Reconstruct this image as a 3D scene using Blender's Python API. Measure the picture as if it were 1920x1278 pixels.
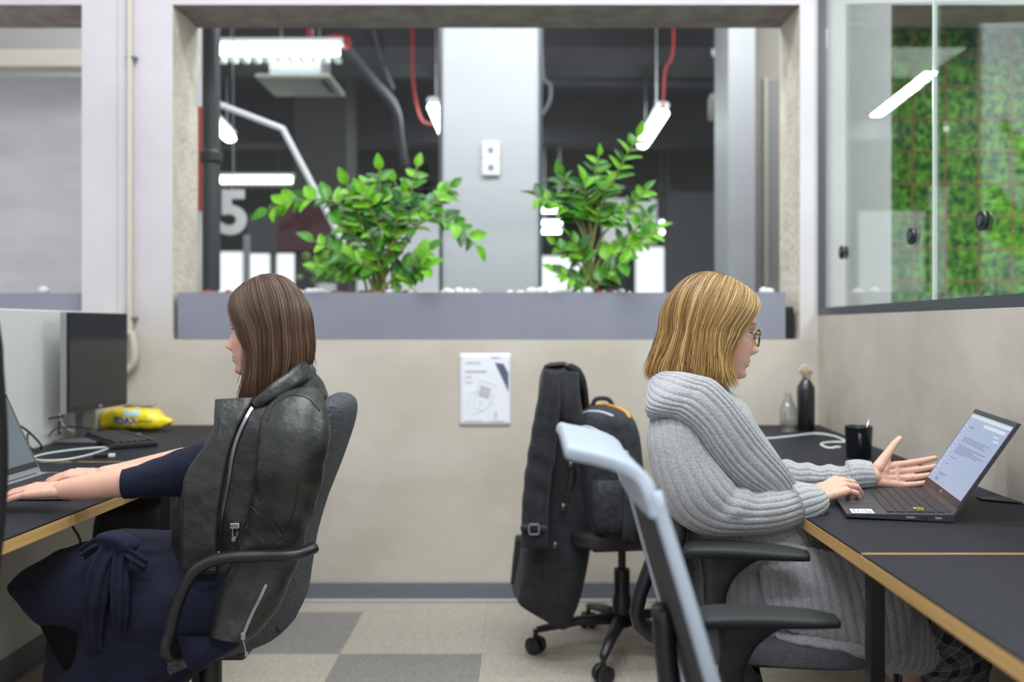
import bpy, bmesh, math, random
import numpy as np
from mathutils import Vector, Matrix, noise
from mathutils.bvhtree import BVHTree

random.seed(7)
for _o in list(bpy.data.objects): bpy.data.objects.remove(_o, do_unlink=True)
SC = bpy.context.scene
COL = SC.collection
PI = math.pi
V = Vector

# ------------------------------------------------------------------ camera
EYE, FPX, CX, CY = 1.154, 1815.0, 975.0, 612.0
cam_d = bpy.data.cameras.new('camera')
cam = bpy.data.objects.new('camera', cam_d); COL.objects.link(cam)
cam.location = (0, 0, EYE); cam.rotation_euler = (PI/2, 0, 0)
cam_d.sensor_width = 36; cam_d.lens = FPX/1920*36
cam_d.shift_x = -(CX-960)/1920; cam_d.shift_y = -(639-CY)/1920
cam_d.clip_start = 0.05; cam_d.clip_end = 60
cam_d.dof.use_dof = True; cam_d.dof.focus_distance = 2.22; cam_d.dof.aperture_fstop = 1.9
SC.camera = cam
# ------------------------------------------------------------------ world, light, exposure
wd = bpy.data.worlds.new('world'); SC.world = wd; wd.use_nodes = True
wd.node_tree.nodes['Background'].inputs[0].default_value = (0.93, 0.95, 1.0, 1)
wd.node_tree.nodes['Background'].inputs[1].default_value = 0.98
SC.view_settings.view_transform = 'Standard'; SC.view_settings.look = 'None'
SC.view_settings.exposure = 0.0; SC.view_settings.gamma = 1; SC.view_settings.use_curve_mapping = False
def area(name, loc, rot, sx, sy, power, col=(1, .98, .95)):
    l = bpy.data.lights.new(name, 'AREA'); l.shape = 'RECTANGLE'; l.size = sx; l.size_y = sy
    l.energy = power; l.color = col
    o = bpy.data.objects.new(name, l); COL.objects.link(o); o.location = loc; o.rotation_euler = rot
    return o
area('ceiling_lamp_light', (-0.2, 2.7, 4.2), (0, 0, 0), 2.6, .3, 76, (.94, .97, 1))
area('ceiling_lamp_light', (-0.2, 1.2, 4.2), (0, 0, 0), 2.6, .3, 76, (.95, .98, 1))
area('ceiling_lamp_light', (-0.2, -0.8, 4.2), (0, 0, 0), 2.6, .3, 76, (.95, .98, 1))
area('back_room_light', (-0.3, 8.0, 3.1), (0, 0, 0), .09, 2.2, 46, (.9, .95, 1))
area('side_room_light', (2.3, 2.6, 2.9), (0, 0, 0), 1.0, 1.2, 70, (.95, 1, .95))
area('pillar_fill_light', (-.2, 4.6, 3.2), (math.radians(40), 0, 0), 3.0, .25, 46, (.95, .97, 1))  # added area light without a fixture, brightens the grey pillar and number sign
area('planter_fill_light', (-0.1, 4.75, 2.85), (math.radians(-18), 0, 0), 2.4, .2, 14, (.95, .98, 1))  # unseen fill over the planter for plants and walls, no lamp modelled

# ------------------------------------------------------------------ helpers
def P(px, py, d):
    """point in the room seen at picture position px, py and standing d metres away"""
    return V(((px-CX)*d/FPX, d, EYE+(CY-py)*d/FPX))
MATS = {}
def mat(name, col, rough=.6, metal=0, noise_s=None, col2=None, detail=4, bump=0, bump_s=None, spec=.5, stretch=None,
        coat=0, sss=0, emit=None, sheen=0, lo=.35, hi=.65):
    if name in MATS: return MATS[name]
    m = bpy.data.materials.new(name); m.use_nodes = True; MATS[name] = m
    nt = m.node_tree; b = nt.nodes['Principled BSDF']
    b.inputs['Base Color'].default_value = (*col, 1); b.inputs['Roughness'].default_value = rough
    b.inputs['Metallic'].default_value = metal; b.inputs['Specular IOR Level'].default_value = spec
    if coat: b.inputs['Coat Weight'].default_value = coat
    if sheen: b.inputs['Sheen Weight'].default_value = sheen
    if sss:
        b.inputs['Subsurface Weight'].default_value = sss; b.inputs['Subsurface Radius'].default_value = (1, .35, .2)
        b.inputs['Subsurface Scale'].default_value = .012
    if emit:
        b.inputs['Emission Color'].default_value = (*emit[0], 1); b.inputs['Emission Strength'].default_value = emit[1]
    tc = nt.nodes.new('ShaderNodeTexCoord'); co = tc.outputs['Object']
    if stretch:
        mp = nt.nodes.new('ShaderNodeMapping'); mp.inputs['Scale'].default_value = stretch
        nt.links.new(co, mp.inputs[0]); co = mp.outputs[0]
    if col2 is not None:
        n = nt.nodes.new('ShaderNodeTexNoise'); n.inputs['Scale'].default_value = noise_s or 5; n.inputs['Detail'].default_value = detail
        nt.links.new(co, n.inputs['Vector'])
        r = nt.nodes.new('ShaderNodeValToRGB'); r.color_ramp.elements[0].position = lo; r.color_ramp.elements[1].position = hi
        r.color_ramp.elements[0].color = (*col, 1); r.color_ramp.elements[1].color = (*col2, 1)
        nt.links.new(n.outputs['Fac'], r.inputs[0]); nt.links.new(r.outputs[0], b.inputs['Base Color'])
    if bump:
        n = nt.nodes.new('ShaderNodeTexNoise'); n.inputs['Scale'].default_value = bump_s or 30; n.inputs['Detail'].default_value = 5
        nt.links.new(co, n.inputs['Vector'])
        bp = nt.nodes.new('ShaderNodeBump'); bp.inputs['Strength'].default_value = bump; bp.inputs['Distance'].default_value = .01
        nt.links.new(n.outputs['Fac'], bp.inputs['Height']); nt.links.new(bp.outputs[0], b.inputs['Normal'])
    return m
def attr_mat(name, rough=.5, sss=0, spec=.5, sheen=0, coat=0, bump=0, bump_s=200):
    m = mat(name, (.5, .5, .5), rough, spec=spec, sss=sss, sheen=sheen, coat=coat, bump=bump, bump_s=bump_s)
    a = m.node_tree.nodes.new('ShaderNodeAttribute'); a.attribute_name = 'tone'
    m.node_tree.links.new(a.outputs['Color'], m.node_tree.nodes['Principled BSDF'].inputs['Base Color'])
    return m
def glass_mat(name, tint=(1, 1, 1), refl=1.0, rough=0.0):
    m = bpy.data.materials.new(name); m.use_nodes = True; nt = m.node_tree; nt.nodes.clear()
    out = nt.nodes.new('ShaderNodeOutputMaterial'); mx = nt.nodes.new('ShaderNodeMixShader')
    t = nt.nodes.new('ShaderNodeBsdfTransparent'); t.inputs[0].default_value = (*tint, 1)
    g = nt.nodes.new('ShaderNodeBsdfGlossy'); g.inputs['Roughness'].default_value = rough
    ge = nt.nodes.new('ShaderNodeNewGeometry'); dp = nt.nodes.new('ShaderNodeVectorMath'); dp.operation = 'DOT_PRODUCT'
    nt.links.new(ge.outputs['Incoming'], dp.inputs[0]); nt.links.new(ge.outputs['Normal'], dp.inputs[1])
    def mth(op, a_, b_):
        n = nt.nodes.new('ShaderNodeMath'); n.operation = op
        for i, q in enumerate((a_, b_)):
            if isinstance(q, (int, float)): n.inputs[i].default_value = q
            elif q is not None: nt.links.new(q, n.inputs[i])
        n.use_clamp = True; return n.outputs[0]
    ab = mth('ABSOLUTE', dp.outputs['Value'], None); om = mth('SUBTRACT', 1.0, ab); pw = mth('POWER', om, 5.0)
    fr = mth('MULTIPLY_ADD', pw, .96); 
    fr.node.inputs[2].default_value = .04
    nt.links.new(mth('MULTIPLY', fr, refl), mx.inputs[0])
    nt.links.new(t.outputs[0], mx.inputs[1]); nt.links.new(g.outputs[0], mx.inputs[2]); nt.links.new(mx.outputs[0], out.inputs[0])
    MATS[name] = m
    return m
def emis(name, col, s):
    return mat(name, (0.6, .6, .6), .6, emit=(col, s))

def off_of(p):
    o = V((0, 0, 0))
    while p is not None: o += p.location; p = p.parent
    return o
class MB:
    """collects shapes for one mesh object"""
    def __init__(s): s.v = []; s.f = []; s.m = []; s.uv = None; s.tone = None
    def add(s, vs, fs, mi=0):
        k = len(s.v); s.v += [tuple(a) for a in vs]; s.f += [tuple(i+k for i in f) for f in fs]; s.m += [mi]*len(fs)
        if s.uv is not None: s.uv += [(0, 0)]*len(vs)
        return s
    def box(s, c, d, rz=0, bev=0, mi=0, M=None):
        hx, hy, hz = d[0]/2, d[1]/2, d[2]/2
        if bev > 0:
            bm = bmesh.new(); bmesh.ops.create_cube(bm, size=1)
            for q in bm.verts: q.co = V((q.co.x*d[0], q.co.y*d[1], q.co.z*d[2]))
            bmesh.ops.bevel(bm, geom=list(bm.edges), offset=min(bev, min(d)*.49), segments=2, affect='EDGES', profile=.5)
            vs = [q.co.copy() for q in bm.verts]; bm.verts.index_update(); fs = [[q.index for q in f.verts] for f in bm.faces]; bm.free()
        else:
            vs = [V((x*hx, y*hy, z*hz)) for x in (-1, 1) for y in (-1, 1) for z in (-1, 1)]
            fs = [(0, 1, 3, 2), (4, 6, 7, 5), (0, 4, 5, 1), (2, 3, 7, 6), (0, 2, 6, 4), (1, 5, 7, 3)]
        R = (Matrix.Rotation(rz, 3, 'Z') if M is None else M)
        return s.add([R @ a + V(c) for a in vs], fs, mi)
    def lim(s, x0, x1, y0, y1, z0, z1, mi=0, bev=0): return s.box(((x0+x1)/2, (y0+y1)/2, (z0+z1)/2), (abs(x1-x0), abs(y1-y0), abs(z1-z0)), 0, bev, mi)
    def tube(s, pts, r, n=10, mi=0, flat=1.0, up=None, caps=True):
        pts = [V(p) for p in pts]; N = len(pts); rr = r if isinstance(r, (list, tuple)) else [r]*N
        T = [(pts[min(i+1, N-1)]-pts[max(i-1, 0)]).normalized() for i in range(N)]
        a = V(up) if up else (V((0, 0, 1)) if abs(T[0].z) < .9 else V((1, 0, 0)))
        vs = []; 
        for i in range(N):
            a = (a - T[i]*a.dot(T[i])).normalized(); b = T[i].cross(a)
            for k in range(n):
                t = 2*PI*k/n; vs.append(pts[i]+a*math.cos(t)*rr[i]*flat+b*math.sin(t)*rr[i])
        fs = [(i*n+k, i*n+(k+1) % n, (i+1)*n+(k+1) % n, (i+1)*n+k) for i in range(N-1) for k in range(n)]
        if caps: fs += [tuple(range(n))[::-1], tuple((N-1)*n+k for k in range(n))]
        return s.add(vs, fs, mi)
    def cyl(s, p0, p1, r, n=20, mi=0): return s.tube([p0, p1], r, n, mi)
    def lathe(s, c, prof, n=28, mi=0, M=None):
        c = V(c); vs = []
        for (r, z) in prof:
            for k in range(n):
                q = V((r*math.cos(2*PI*k/n), r*math.sin(2*PI*k/n), z))
                vs.append(c + (M @ q if M else q))
        N = len(prof)
        fs = [(i*n+k, i*n+(k+1) % n, (i+1)*n+(k+1) % n, (i+1)*n+k) for i in range(N-1) for k in range(n)]
        if prof[0][0] > 1e-5: fs.append(tuple(range(n))[::-1])
        if prof[-1][0] > 1e-5: fs.append(tuple((N-1)*n+k for k in range(n)))
        return s.add(vs, fs, mi)
    def ell(s, c, r, n=16, mi=0, M=None):
        m = n//2; return s.lathe_e(c, r, n, m, mi, M)
    def lathe_e(s, c, r, n, m, mi, M):
        vs = [V((0, 0, -1))]; 
        for i in range(1, m):
            a = -PI/2+PI*i/m
            for k in range(n): vs.append(V((math.cos(a)*math.cos(2*PI*k/n), math.cos(a)*math.sin(2*PI*k/n), math.sin(a))))
        vs.append(V((0, 0, 1))); L = len(vs)-1
        fs = [(0, 1+(k+1) % n, 1+k) for k in range(n)]
        for i in range(m-2):
            fs += [(1+i*n+k, 1+i*n+(k+1) % n, 1+(i+1)*n+(k+1) % n, 1+(i+1)*n+k) for k in range(n)]
        fs += [(L, 1+(m-2)*n+k, 1+(m-2)*n+(k+1) % n) for k in range(n)]
        out = [V((a.x*r[0], a.y*r[1], a.z*r[2])) for a in vs]
        if M: out = [M @ a for a in out]
        return s.add([a+V(c) for a in out], fs, mi)
    def cap(s, p0, p1, r0, r1, n=12):
        p0 = V(p0); p1 = V(p1); d = (p1-p0); L = d.length; d = d/L if L > 1e-6 else V((0, 0, 1))
        pts = []; rr = []
        for a in (85, 60, 30): pts.append(p0-d*r0*math.sin(math.radians(a))); rr.append(r0*math.cos(math.radians(a)))
        pts += [p0, p1]; rr += [r0, r1]
        for a in (30, 60, 85): pts.append(p1+d*r1*math.sin(math.radians(a))); rr.append(r1*math.cos(math.radians(a)))
        return s.tube(pts, rr, n)
    def prism(s, poly, y0, y1, mi=0, plane='xz'):
        n = len(poly)
        mk = (lambda a, b, c: (a, c, b)) if plane == 'xz' else (lambda a, b, c: (a, b, c)) if plane == 'xy' else (lambda a, b, c: (c, a, b))
        vs = [mk(a, b, y0) for a, b in poly]+[mk(a, b, y1) for a, b in poly]
        fs = [tuple(range(n)), tuple(range(n, 2*n))[::-1]]+[(i, i+n, (i+1) % n+n, (i+1) % n) for i in range(n)]
        return s.add(vs, fs, mi)
    def build(s, name, mats, parent=None, smooth=False, fix=True):
        me = bpy.data.meshes.new(name); o = off_of(parent)
        me.from_pydata([(a[0]-o.x, a[1]-o.y, a[2]-o.z) for a in s.v], [], s.f)
        if not isinstance(mats, (list, tuple)): mats = [mats]
        for m in mats: me.materials.append(m)
        if len(mats) > 1: me.polygons.foreach_set('material_index', s.m)
        if s.uv is not None:
            uvl = me.uv_layers.new(name='UVMap'); li = np.zeros(len(me.loops), dtype=np.int32); me.loops.foreach_get('vertex_index', li)
            uvl.data.foreach_set('uv', np.array(s.uv, dtype=np.float32)[li].ravel())
        if s.tone is not None:
            at = me.color_attributes.new('tone', 'FLOAT_COLOR', 'POINT'); at.data.foreach_set('color', np.array(s.tone, dtype=np.float32).ravel())
        if fix and len(s.f) < 4000:
            bm = bmesh.new(); bm.from_mesh(me); bmesh.ops.recalc_face_normals(bm, faces=bm.faces); bm.to_mesh(me); bm.free()
        if smooth:
            me.polygons.foreach_set('use_smooth', [True]*len(me.polygons))
            if smooth == 'auto':
                bm = bmesh.new(); bm.from_mesh(me)
                for e in bm.edges:
                    if len(e.link_faces) == 2 and e.calc_face_angle(0) > .6: e.smooth = False
                bm.to_mesh(me); bm.free()
        me.update()
        ob = bpy.data.objects.new(name, me); COL.objects.link(ob); ob.parent = parent
        return ob
    def bvh(s): return BVHTree.FromPolygons([V(a) for a in s.v], s.f)
def tag(o, label, cat, group=None):
    o['label'] = label; o['category'] = cat
    if group: o['group'] = group
    return o
def struct(o, label=None):
    o['kind'] = 'structure'
    if label: o['label'] = label
    return o
def thing(name, label, cat, loc=(0, 0, 0), group=None):
    o = bpy.data.objects.new(name, None); COL.objects.link(o); o.location = loc; o.empty_display_size = .1
    return tag(o, label, cat, group)
def lab(o, l): o['label'] = l; return o
def copy_tree(o, parent=None, kids=None):
    c = o.copy(); COL.objects.link(c); c.parent = parent
    for ch in list(o.children): copy_tree(ch, c)
    return c
def crom(a, n):
    """catmull-rom resample of rows of numbers to n rows"""
    a = np.array(a, dtype=float); N = len(a)
    q = np.vstack([2*a[0]-a[1], a, 2*a[-1]-a[-2]]); out = []
    for t in np.linspace(0, N-1, n):
        i = min(int(t), N-2); f = t-i; p0, p1, p2, p3 = q[i], q[i+1], q[i+2], q[i+3]
        out.append(.5*((2*p1)+(-p0+p2)*f+(2*p0-5*p1+4*p2-p3)*f*f+(-p0+3*p1-3*p2+p3)*f**3))
    return np.array(out)
def curve(pts, n=24): return [V(p) for p in crom([list(p) for p in pts], n)]
def loft(st, nt=48, ns=60, e=2.0, disp=None, ydir=True, caps=True):
    """st: rows (A, B, thickness): A,B = the two ends of a section seen from the front, thickness = half depth"""
    rows = [list((V(a)+V(b))/2)+list((V(b)-V(a))/2)+[th] for a, b, th in st]
    R = crom(rows, ns); mb = MB(); uv = []
    cs = [V(r[:3]) for r in R]; L = 0; pv = None
    for i, r in enumerate(R):
        c = cs[i]; u = V(r[3:6]); th = max(r[6], .001)
        if i: L += (cs[i]-cs[i-1]).length
        T = (cs[min(i+1, ns-1)]-cs[max(i-1, 0)])
        v = u.cross(T)
        if v.length < 1e-9: v = V((0, 1, 0))
        v.normalize()
        if ydir:
            v = (v*(1 if v.y >= 0 else -1)*.5+V((0, 1, 0))*.5); v = (v-u.normalized()*v.dot(u.normalized())).normalized()
        elif pv is not None and v.dot(pv) < 0: v = -v
        pv = v; un = u.normalized(); ul = u.length
        for k in range(nt):
            t = 2*PI*k/nt; ct, s_ = math.cos(t), math.sin(t)
            cc = math.copysign(abs(ct)**(2/e), ct); ss = math.copysign(abs(s_)**(2/e), s_)
            p = c+u*cc+v*ss*th
            if disp:
                nrm = (un*ct*th+v*s_*ul); nrm.normalize() if nrm.length > 0 else None
                p = p+nrm*disp(i/(ns-1), t, p, L)
            mb.v.append(tuple(p)); uv.append((k/nt*2*PI*(ul+th)/2, L))
    mb.f = [(i*nt+k, i*nt+(k+1) % nt, (i+1)*nt+(k+1) % nt, (i+1)*nt+k) for i in range(ns-1) for k in range(nt)]
    if caps: mb.f += [tuple(range(nt))[::-1], tuple((ns-1)*nt+k for k in range(nt))]
    mb.m = [0]*len(mb.f); mb.uv = uv
    return mb
def S(x1, y1, x2, y2, d, th, d2=None): return (P(x1, y1, d), P(x2, y2, d if d2 is None else d2), th)
def nz(p, s, seed=0): return noise.noise(V((p[0]*s+seed*13.1, p[1]*s, p[2]*s)))
def onsurf(b, px, py, off=.002):
    o = V((0, 0, EYE)); d = (P(px, py, 1.0)-o).normalized()
    h = b.ray_cast(o, d)
    return (h[0]-d*off) if h[0] else None
def remesh(mb, vox, smooth=2, fac=.5):
    me = bpy.data.meshes.new('t'); me.from_pydata(mb.v, [], mb.f); ob = bpy.data.objects.new('t', me); COL.objects.link(ob)
    md = ob.modifiers.new('r', 'REMESH'); md.mode = 'VOXEL'; md.voxel_size = vox
    if smooth: m2 = ob.modifiers.new('s', 'SMOOTH'); m2.iterations = smooth; m2.factor = fac
    dg = bpy.context.evaluated_depsgraph_get(); e = ob.evaluated_get(dg).to_mesh()
    v = np.zeros(len(e.vertices)*3); e.vertices.foreach_get('co', v); f = [tuple(p.vertices) for p in e.polygons]
    ob.evaluated_get(dg).to_mesh_clear(); bpy.data.objects.remove(ob, do_unlink=True); bpy.data.meshes.remove(me)
    out = MB(); out.v = [tuple(a) for a in v.reshape(-1, 3)]; out.f = f; out.m = [0]*len(f); return out
def text_mb(txt, size, thick, M, bold=0.0):
    cu = bpy.data.curves.new('t', 'FONT'); cu.body = txt; cu.size = size; cu.extrude = thick/2; cu.align_x = 'CENTER'; cu.align_y = 'CENTER'; cu.offset = bold
    ob = bpy.data.objects.new('t', cu); COL.objects.link(ob)
    dg = bpy.context.evaluated_depsgraph_get(); e = ob.evaluated_get(dg).to_mesh()
    mb = MB(); mb.add([M @ v.co for v in e.vertices], [tuple(p.vertices) for p in e.polygons])
    ob.evaluated_get(dg).to_mesh_clear(); bpy.data.objects.remove(ob, do_unlink=True); bpy.data.curves.remove(cu); return mb

# ------------------------------------------------------------------ materials
M_white = mat('painted_plaster', (.55, .525, .555), .75, noise_s=2.2, col2=(.60, .575, .605), bump=.35, bump_s=9)
M_beige = mat('beige_plaster', (.50, .455, .39), .7, noise_s=2.6, col2=(.58, .535, .47), bump=.45, bump_s=7)
M_conc = mat('raw_concrete', (.56, .51, .42), .85, noise_s=9, col2=(.66, .61, .52), bump=.8, bump_s=34)
M_lint = mat('brown_concrete', (.26, .22, .21), .9, noise_s=11, col2=(.36, .32, .30), bump=1, bump_s=30)
M_plant = mat('planter_grey', (.215, .22, .28), .45, noise_s=3, col2=(.25, .255, .315))
M_base = mat('baseboard_grey', (.15, .16, .185), .5)
M_black = mat('black_plastic', (.014, .014, .016), .42)
M_blackm = mat('black_metal', (.018, .018, .02), .35, metal=.2)
M_desk = mat('desk_linoleum', (.013, .0135, .019), .55, noise_s=4, col2=(.016, .0165, .023), spec=.16)
M_ply = mat('plywood_edge', (.50, .30, .10), .55, noise_s=20, col2=(.60, .38, .15), stretch=(1, .1, 6))
M_chrome = mat('polished_steel', (.75, .75, .78), .18, metal=1)
M_silver = mat('brushed_silver', (.45, .46, .49), .35, metal=.8)
M_grey = mat('mid_grey_plastic', (.22, .23, .25), .5)
M_wht = mat('white_plastic', (.75, .75, .76), .4)
M_glass = glass_mat('window_glass', (.96, .98, .97), .35)
M_glass2 = glass_mat('side_window_glass', (.88, .93, .90), 1.5)
M_lamp = emis('lamp_tube_glow', (.93, 1, .97), 14)
M_lampc = mat('lamp_case', (.62, .65, .65), .3, emit=((.8, .9, .88), .35))
# ================================================================== STRUCTURE
WY, GY = 4.08, 4.40
def rwx(y): return 1.255-.044*(WY-y)
w = MB()
# wall_back: material 0 painted upper, 1 beige lower, 2 raw jambs, 3 brown lintel underside
ZS, ZL = 1.10, 2.51
def wallbox(x0, x1, z0, z1, mi): w.lim(x0, x1, WY, GY, z0, z1, mi)
wallbox(-3.4, 3.6, 0, ZS, 1)
wallbox(-3.4, 3.6, ZL, 4.3, 0)
for x0, x1 in ((-1.847, -1.464), (1.18, 1.565), (3.3, 3.6)):
    wallbox(x0, x1, ZS, ZL, 0)
ob = MB.build(w, 'wall_back', [M_white, M_beige, M_conc, M_lint])
for p in ob.data.polygons:
    c, n = p.center, p.normal
    if abs(n.x) > .9 and ZS < c.z < ZL and WY < c.y < GY and abs(c.x) < 3.29: p.material_index = 2
    if abs(n.z) > .9 and abs(c.z-ZL) < .01: p.material_index = 3
# colour of the paint turns beige low on the piers (two coats of paint meeting at sill height)
nt = M_white.node_tree; b = nt.nodes['Principled BSDF']; old = b.inputs['Base Color'].links[0].from_socket
ge = nt.nodes.new('ShaderNodeTexCoord'); sx = nt.nodes.new('ShaderNodeSeparateXYZ'); nt.links.new(ge.outputs['Object'], sx.inputs[0])
mr = nt.nodes.new('ShaderNodeMapRange'); mr.inputs['From Min'].default_value = 1.02; mr.inputs['From Max'].default_value = 1.36
nt.links.new(sx.outputs['Z'], mr.inputs['Value']); mx = nt.nodes.new('ShaderNodeMix'); mx.data_type = 'RGBA'
nt.links.new(mr.outputs[0], mx.inputs[0]); mx.inputs[6].default_value = (.55, .51, .45, 1); nt.links.new(old, mx.inputs[7]); nt.links.new(mx.outputs[2], b.inputs['Base Color'])
struct(ob, 'plastered back wall with three openings, white paint above beige')
# thin lip along the opening
for nm, x0, x1 in (('trim_1', -1.847, -1.464),):
    m = MB(); m.lim(-1.69, -1.655, WY-.012, WY+.01, 0, 3.0, bev=.003); struct(m.build('trim_1', M_white), 'thin vertical plaster edge of the pier')
# right wall: beige parapet, glass above
m = MB()
def rp(y, off, z): return (rwx(y)+off, y, z)
y0, y1 = -.6, WY
m.add([rp(y0, 0, 0), rp(y1, 0, 0), rp(y1, .12, 0), rp(y0, .12, 0), rp(y0, 0, 1.2), rp(y1, 0, 1.2), rp(y1, .12, 1.2), rp(y0, .12, 1.2)],
      [(0, 1, 5, 4), (1, 2, 6, 5), (2, 3, 7, 6), (3, 0, 4, 7), (4, 5, 6, 7), (0, 3, 2, 1)])
struct(m.build('wall_right', M_beige), 'low beige partition wall carrying the side glazing')
wr = bpy.data.objects.new('window_2', None); COL.objects.link(wr); struct(wr, 'frameless side glazing over the low wall')
m = MB(); y1 = WY-.005
def bar(m, ya, yb, za, zb, o0, o1):
    m.add([rp(ya, o0, za), rp(yb, o0, za), rp(yb, o1, za), rp(ya, o1, za), rp(ya, o0, zb), rp(yb, o0, zb), rp(yb, o1, zb), rp(ya, o1, zb)],
          [(0, 1, 5, 4), (1, 2, 6, 5), (2, 3, 7, 6), (3, 0, 4, 7), (4, 5, 6, 7), (0, 3, 2, 1)])
M_frame = mat('dark_window_frame', (.05, .06, .07), .4)
bar(m, -.6, y1, 1.201, 1.232, .0, .05); m.build('window_frame', M_frame, wr)
m = MB(); bar(m, WY-.016, WY-.004, 1.232, 2.95, 0, .03); m.build('window_frame', M_frame, wr)
ys = 2.86
m = MB(); bar(m, ys+.004, WY-.05, 1.232, 2.95, .02, .028); m.build('pane', M_glass2, wr)
m = MB(); bar(m, -.6, ys-.004, 1.232, 2.95, .02, .028); m.build('pane', M_glass2, wr)
m = MB(); bar(m, ys-.004, ys+.004, 1.232, 2.95, .018, .03); lab(m.build('glass_joint', mat('clear_silicone', (.75, .8, .78), .15, metal=.3), wr), 'bright silicone joint between two panes')
for px, py in ((1581, 473), (1712, 443), (1845, 414)):
    # glass-mounted round fittings on the side glazing
    k = (px-CX)/FPX; y = (1.255-.044*WY+.024)/(k-.044); z = EYE+(CY-py)*y/FPX
    c = V((rwx(y)+.024, y, z)); m = MB()
    for o in (-.010, .006): m.cyl(c+V((o, 0, 0)), c+V((o+.006, 0, 0)), .026, 24)
    f = m.build('glass_fitting', M_black, wr)
    m = MB(); m.cyl(c+V((-.014, 0, 0)), c+V((-.009, 0, 0)), .013, 20); m.build('fitting_cap', M_frame, f)
# floor and carpet tiles
m = MB(); m.lim(-3.4, 3.6, -1.6, WY, -.1, -.004); fl = struct(m.build('floor', mat('screed', (.3, .27, .23), .9)), 'floor laid with square carpet tiles')
M_tl = mat('carpet_light', (.22, .195, .16), .95, noise_s=320, col2=(.54, .485, .41), detail=3, lo=.38, hi=.6, bump=.5, bump_s=300, sheen=.2)
M_td = mat('carpet_dark', (.10, .095, .088), .95, noise_s=320, col2=(.31, .295, .27), detail=3, lo=.38, hi=.62, bump=.5, bump_s=300, sheen=.2)
tl = []
for mm in (M_tl, M_td):
    t = MB(); t.box((0, 0, 0), (.4997, .4997, .004), bev=.0015); o = t.build('carpet_tile', mm, fl); tl.append(o)
first = [True, True]
dark = {(-2, 0), (-1, -1), (-4, -1), (-3, -2), (-2, -3), (2, -3), (3, -2)}
for i in range(-5, 4):
    for j in range(-4, 2):
        x = -.635+.5*(i+1)+.25; y = 3.41+.5*j+.25; yy = .5
        d = 1 if (i, j) in dark else 0
        if j == 1: 
            t = MB(); t.box((x, (3.91+WY)/2, 0), (.4997, WY-3.911, .004), bev=.0015); t.build('carpet_tile', M_tl, fl); continue
        if first[d]: o = tl[d]; first[d] = False
        else: o = tl[d].copy(); COL.objects.link(o)
        o.location = (x, y, 0)
m = MB(); m.lim(-1.64, 1.24, WY-.014, WY-.001, .004, .078, bev=.003); struct(m.build('baseboard_back', M_base), 'grey skirting along the back wall')
m = MB(); m.lim(-1.64, 1.24, WY-.035, WY-.014, .003, .012, bev=.003); struct(m.build('trim_2', mat('pale_trim', (.45, .45, .46), .4)), 'pale strip at the foot of the skirting')
# low white partition on the left
PX = -1.665
m = MB(); m.lim(PX-.08, PX, .2, WY-.002, 0, 1.212, bev=.004)
struct(m.build('wall_left', mat('white_partition', (.58, .58, .57), .6, noise_s=3, col2=(.63, .63, .62))), 'low white partition behind the left desks')
m = MB(); m.lim(PX, PX+.012, .2, WY-.016, .004, .085, bev=.003); struct(m.build('baseboard_left', M_base), 'grey skirting along the low partition')
# ceiling
m = MB(); m.lim(-3.4, 3.6, -1.6, GY, 4.3, 4.4); struct(m.build('ceiling', mat('ceiling_white', (.7, .7, .7), .9)), 'white ceiling above the desks')
lampm = emis('ceiling_lamp_glow', (1, 1, 1), 3)
for nm, y in (('over the aisle', 2.7), ('above the camera', 1.2), ('behind the camera', -.8)):
    t = thing('ceiling_lamp', 'long white ceiling lamp hung '+nm, 'lamp', (-.2, y, 4.22))
    q = MB(); q.lim(-1.5, 1.1, y-.15, y+.15, 4.23, 4.29, bev=.004); q.build('lamp_case', M_wht, t)
    q = MB(); q.lim(-1.45, 1.05, y-.12, y+.12, 4.22, 4.229); q.build('diffuser', lampm, t)
# window panes in the back openings
wb = bpy.data.objects.new('window_1', None); COL.objects.link(wb); struct(wb, 'wide interior window above the planter')
m = MB(); m.lim(-1.464, 1.18, GY-.012, GY-.004, ZS, ZL); m.build('pane', M_glass, wb)
m = MB(); m.lim(1.565, 3.3, GY-.012, GY-.004, ZS, ZL); wc = struct(m.build('window_3', M_glass), 'interior window in front of the moss wall')

# ================================================================== PLANTERS + STONES
t = thing('planter', 'long grey planter box under the wide interior window', 'planter', (-.16, 4.2, ZS))
m = MB()
x0, x1, z0, z1 = -1.445, 1.12, ZS+.002, 1.298
for a in ((x0, x1, 4.085, 4.105, z0, z1), (x0, x1, 4.365, 4.38, z0, z1), (x0, x0+.02, 4.105, 4.365, z0, z1), (x1-.02, x1, 4.105, 4.365, z0, z1), (x0, x1, 4.105, 4.365, z0, z0+.02)): m.lim(*a)
m.build('box', M_plant, t)
m = MB()
for k in range(1): m.lim(x0+.02, x1-.02, 4.105, 4.365, z1-.05, z1-.012)
m.build('soil', mat('dark_soil', (.03, .022, .017), .95, bump=1, bump_s=60), t)
m = MB(); m.lim(1.125, 1.165, 4.12, 4.36, ZS+.002, 1.24, bev=.004)  # black block stands in for the shadow in the gap beside the planter
tag(m.build('gap_shadow', M_blackm), 'dark strip standing in for the shadow in the gap right of the long planter', 'box')
t2 = thing('planter', 'short grey planter box in the far left opening', 'planter', (-2.5, 4.2, ZS))
m = MB(); m.lim(-3.35, -1.86, 4.12, 4.38, ZS+.002, 1.298, bev=.003); m.build('box', M_plant, t2)
M_st = mat('white_stone', (.80, .80, .80), .8, bump=.4, bump_s=80); M_cl = mat('fired_clay', (.42, .13, .07), .9, bump=.6, bump_s=90)
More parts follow.
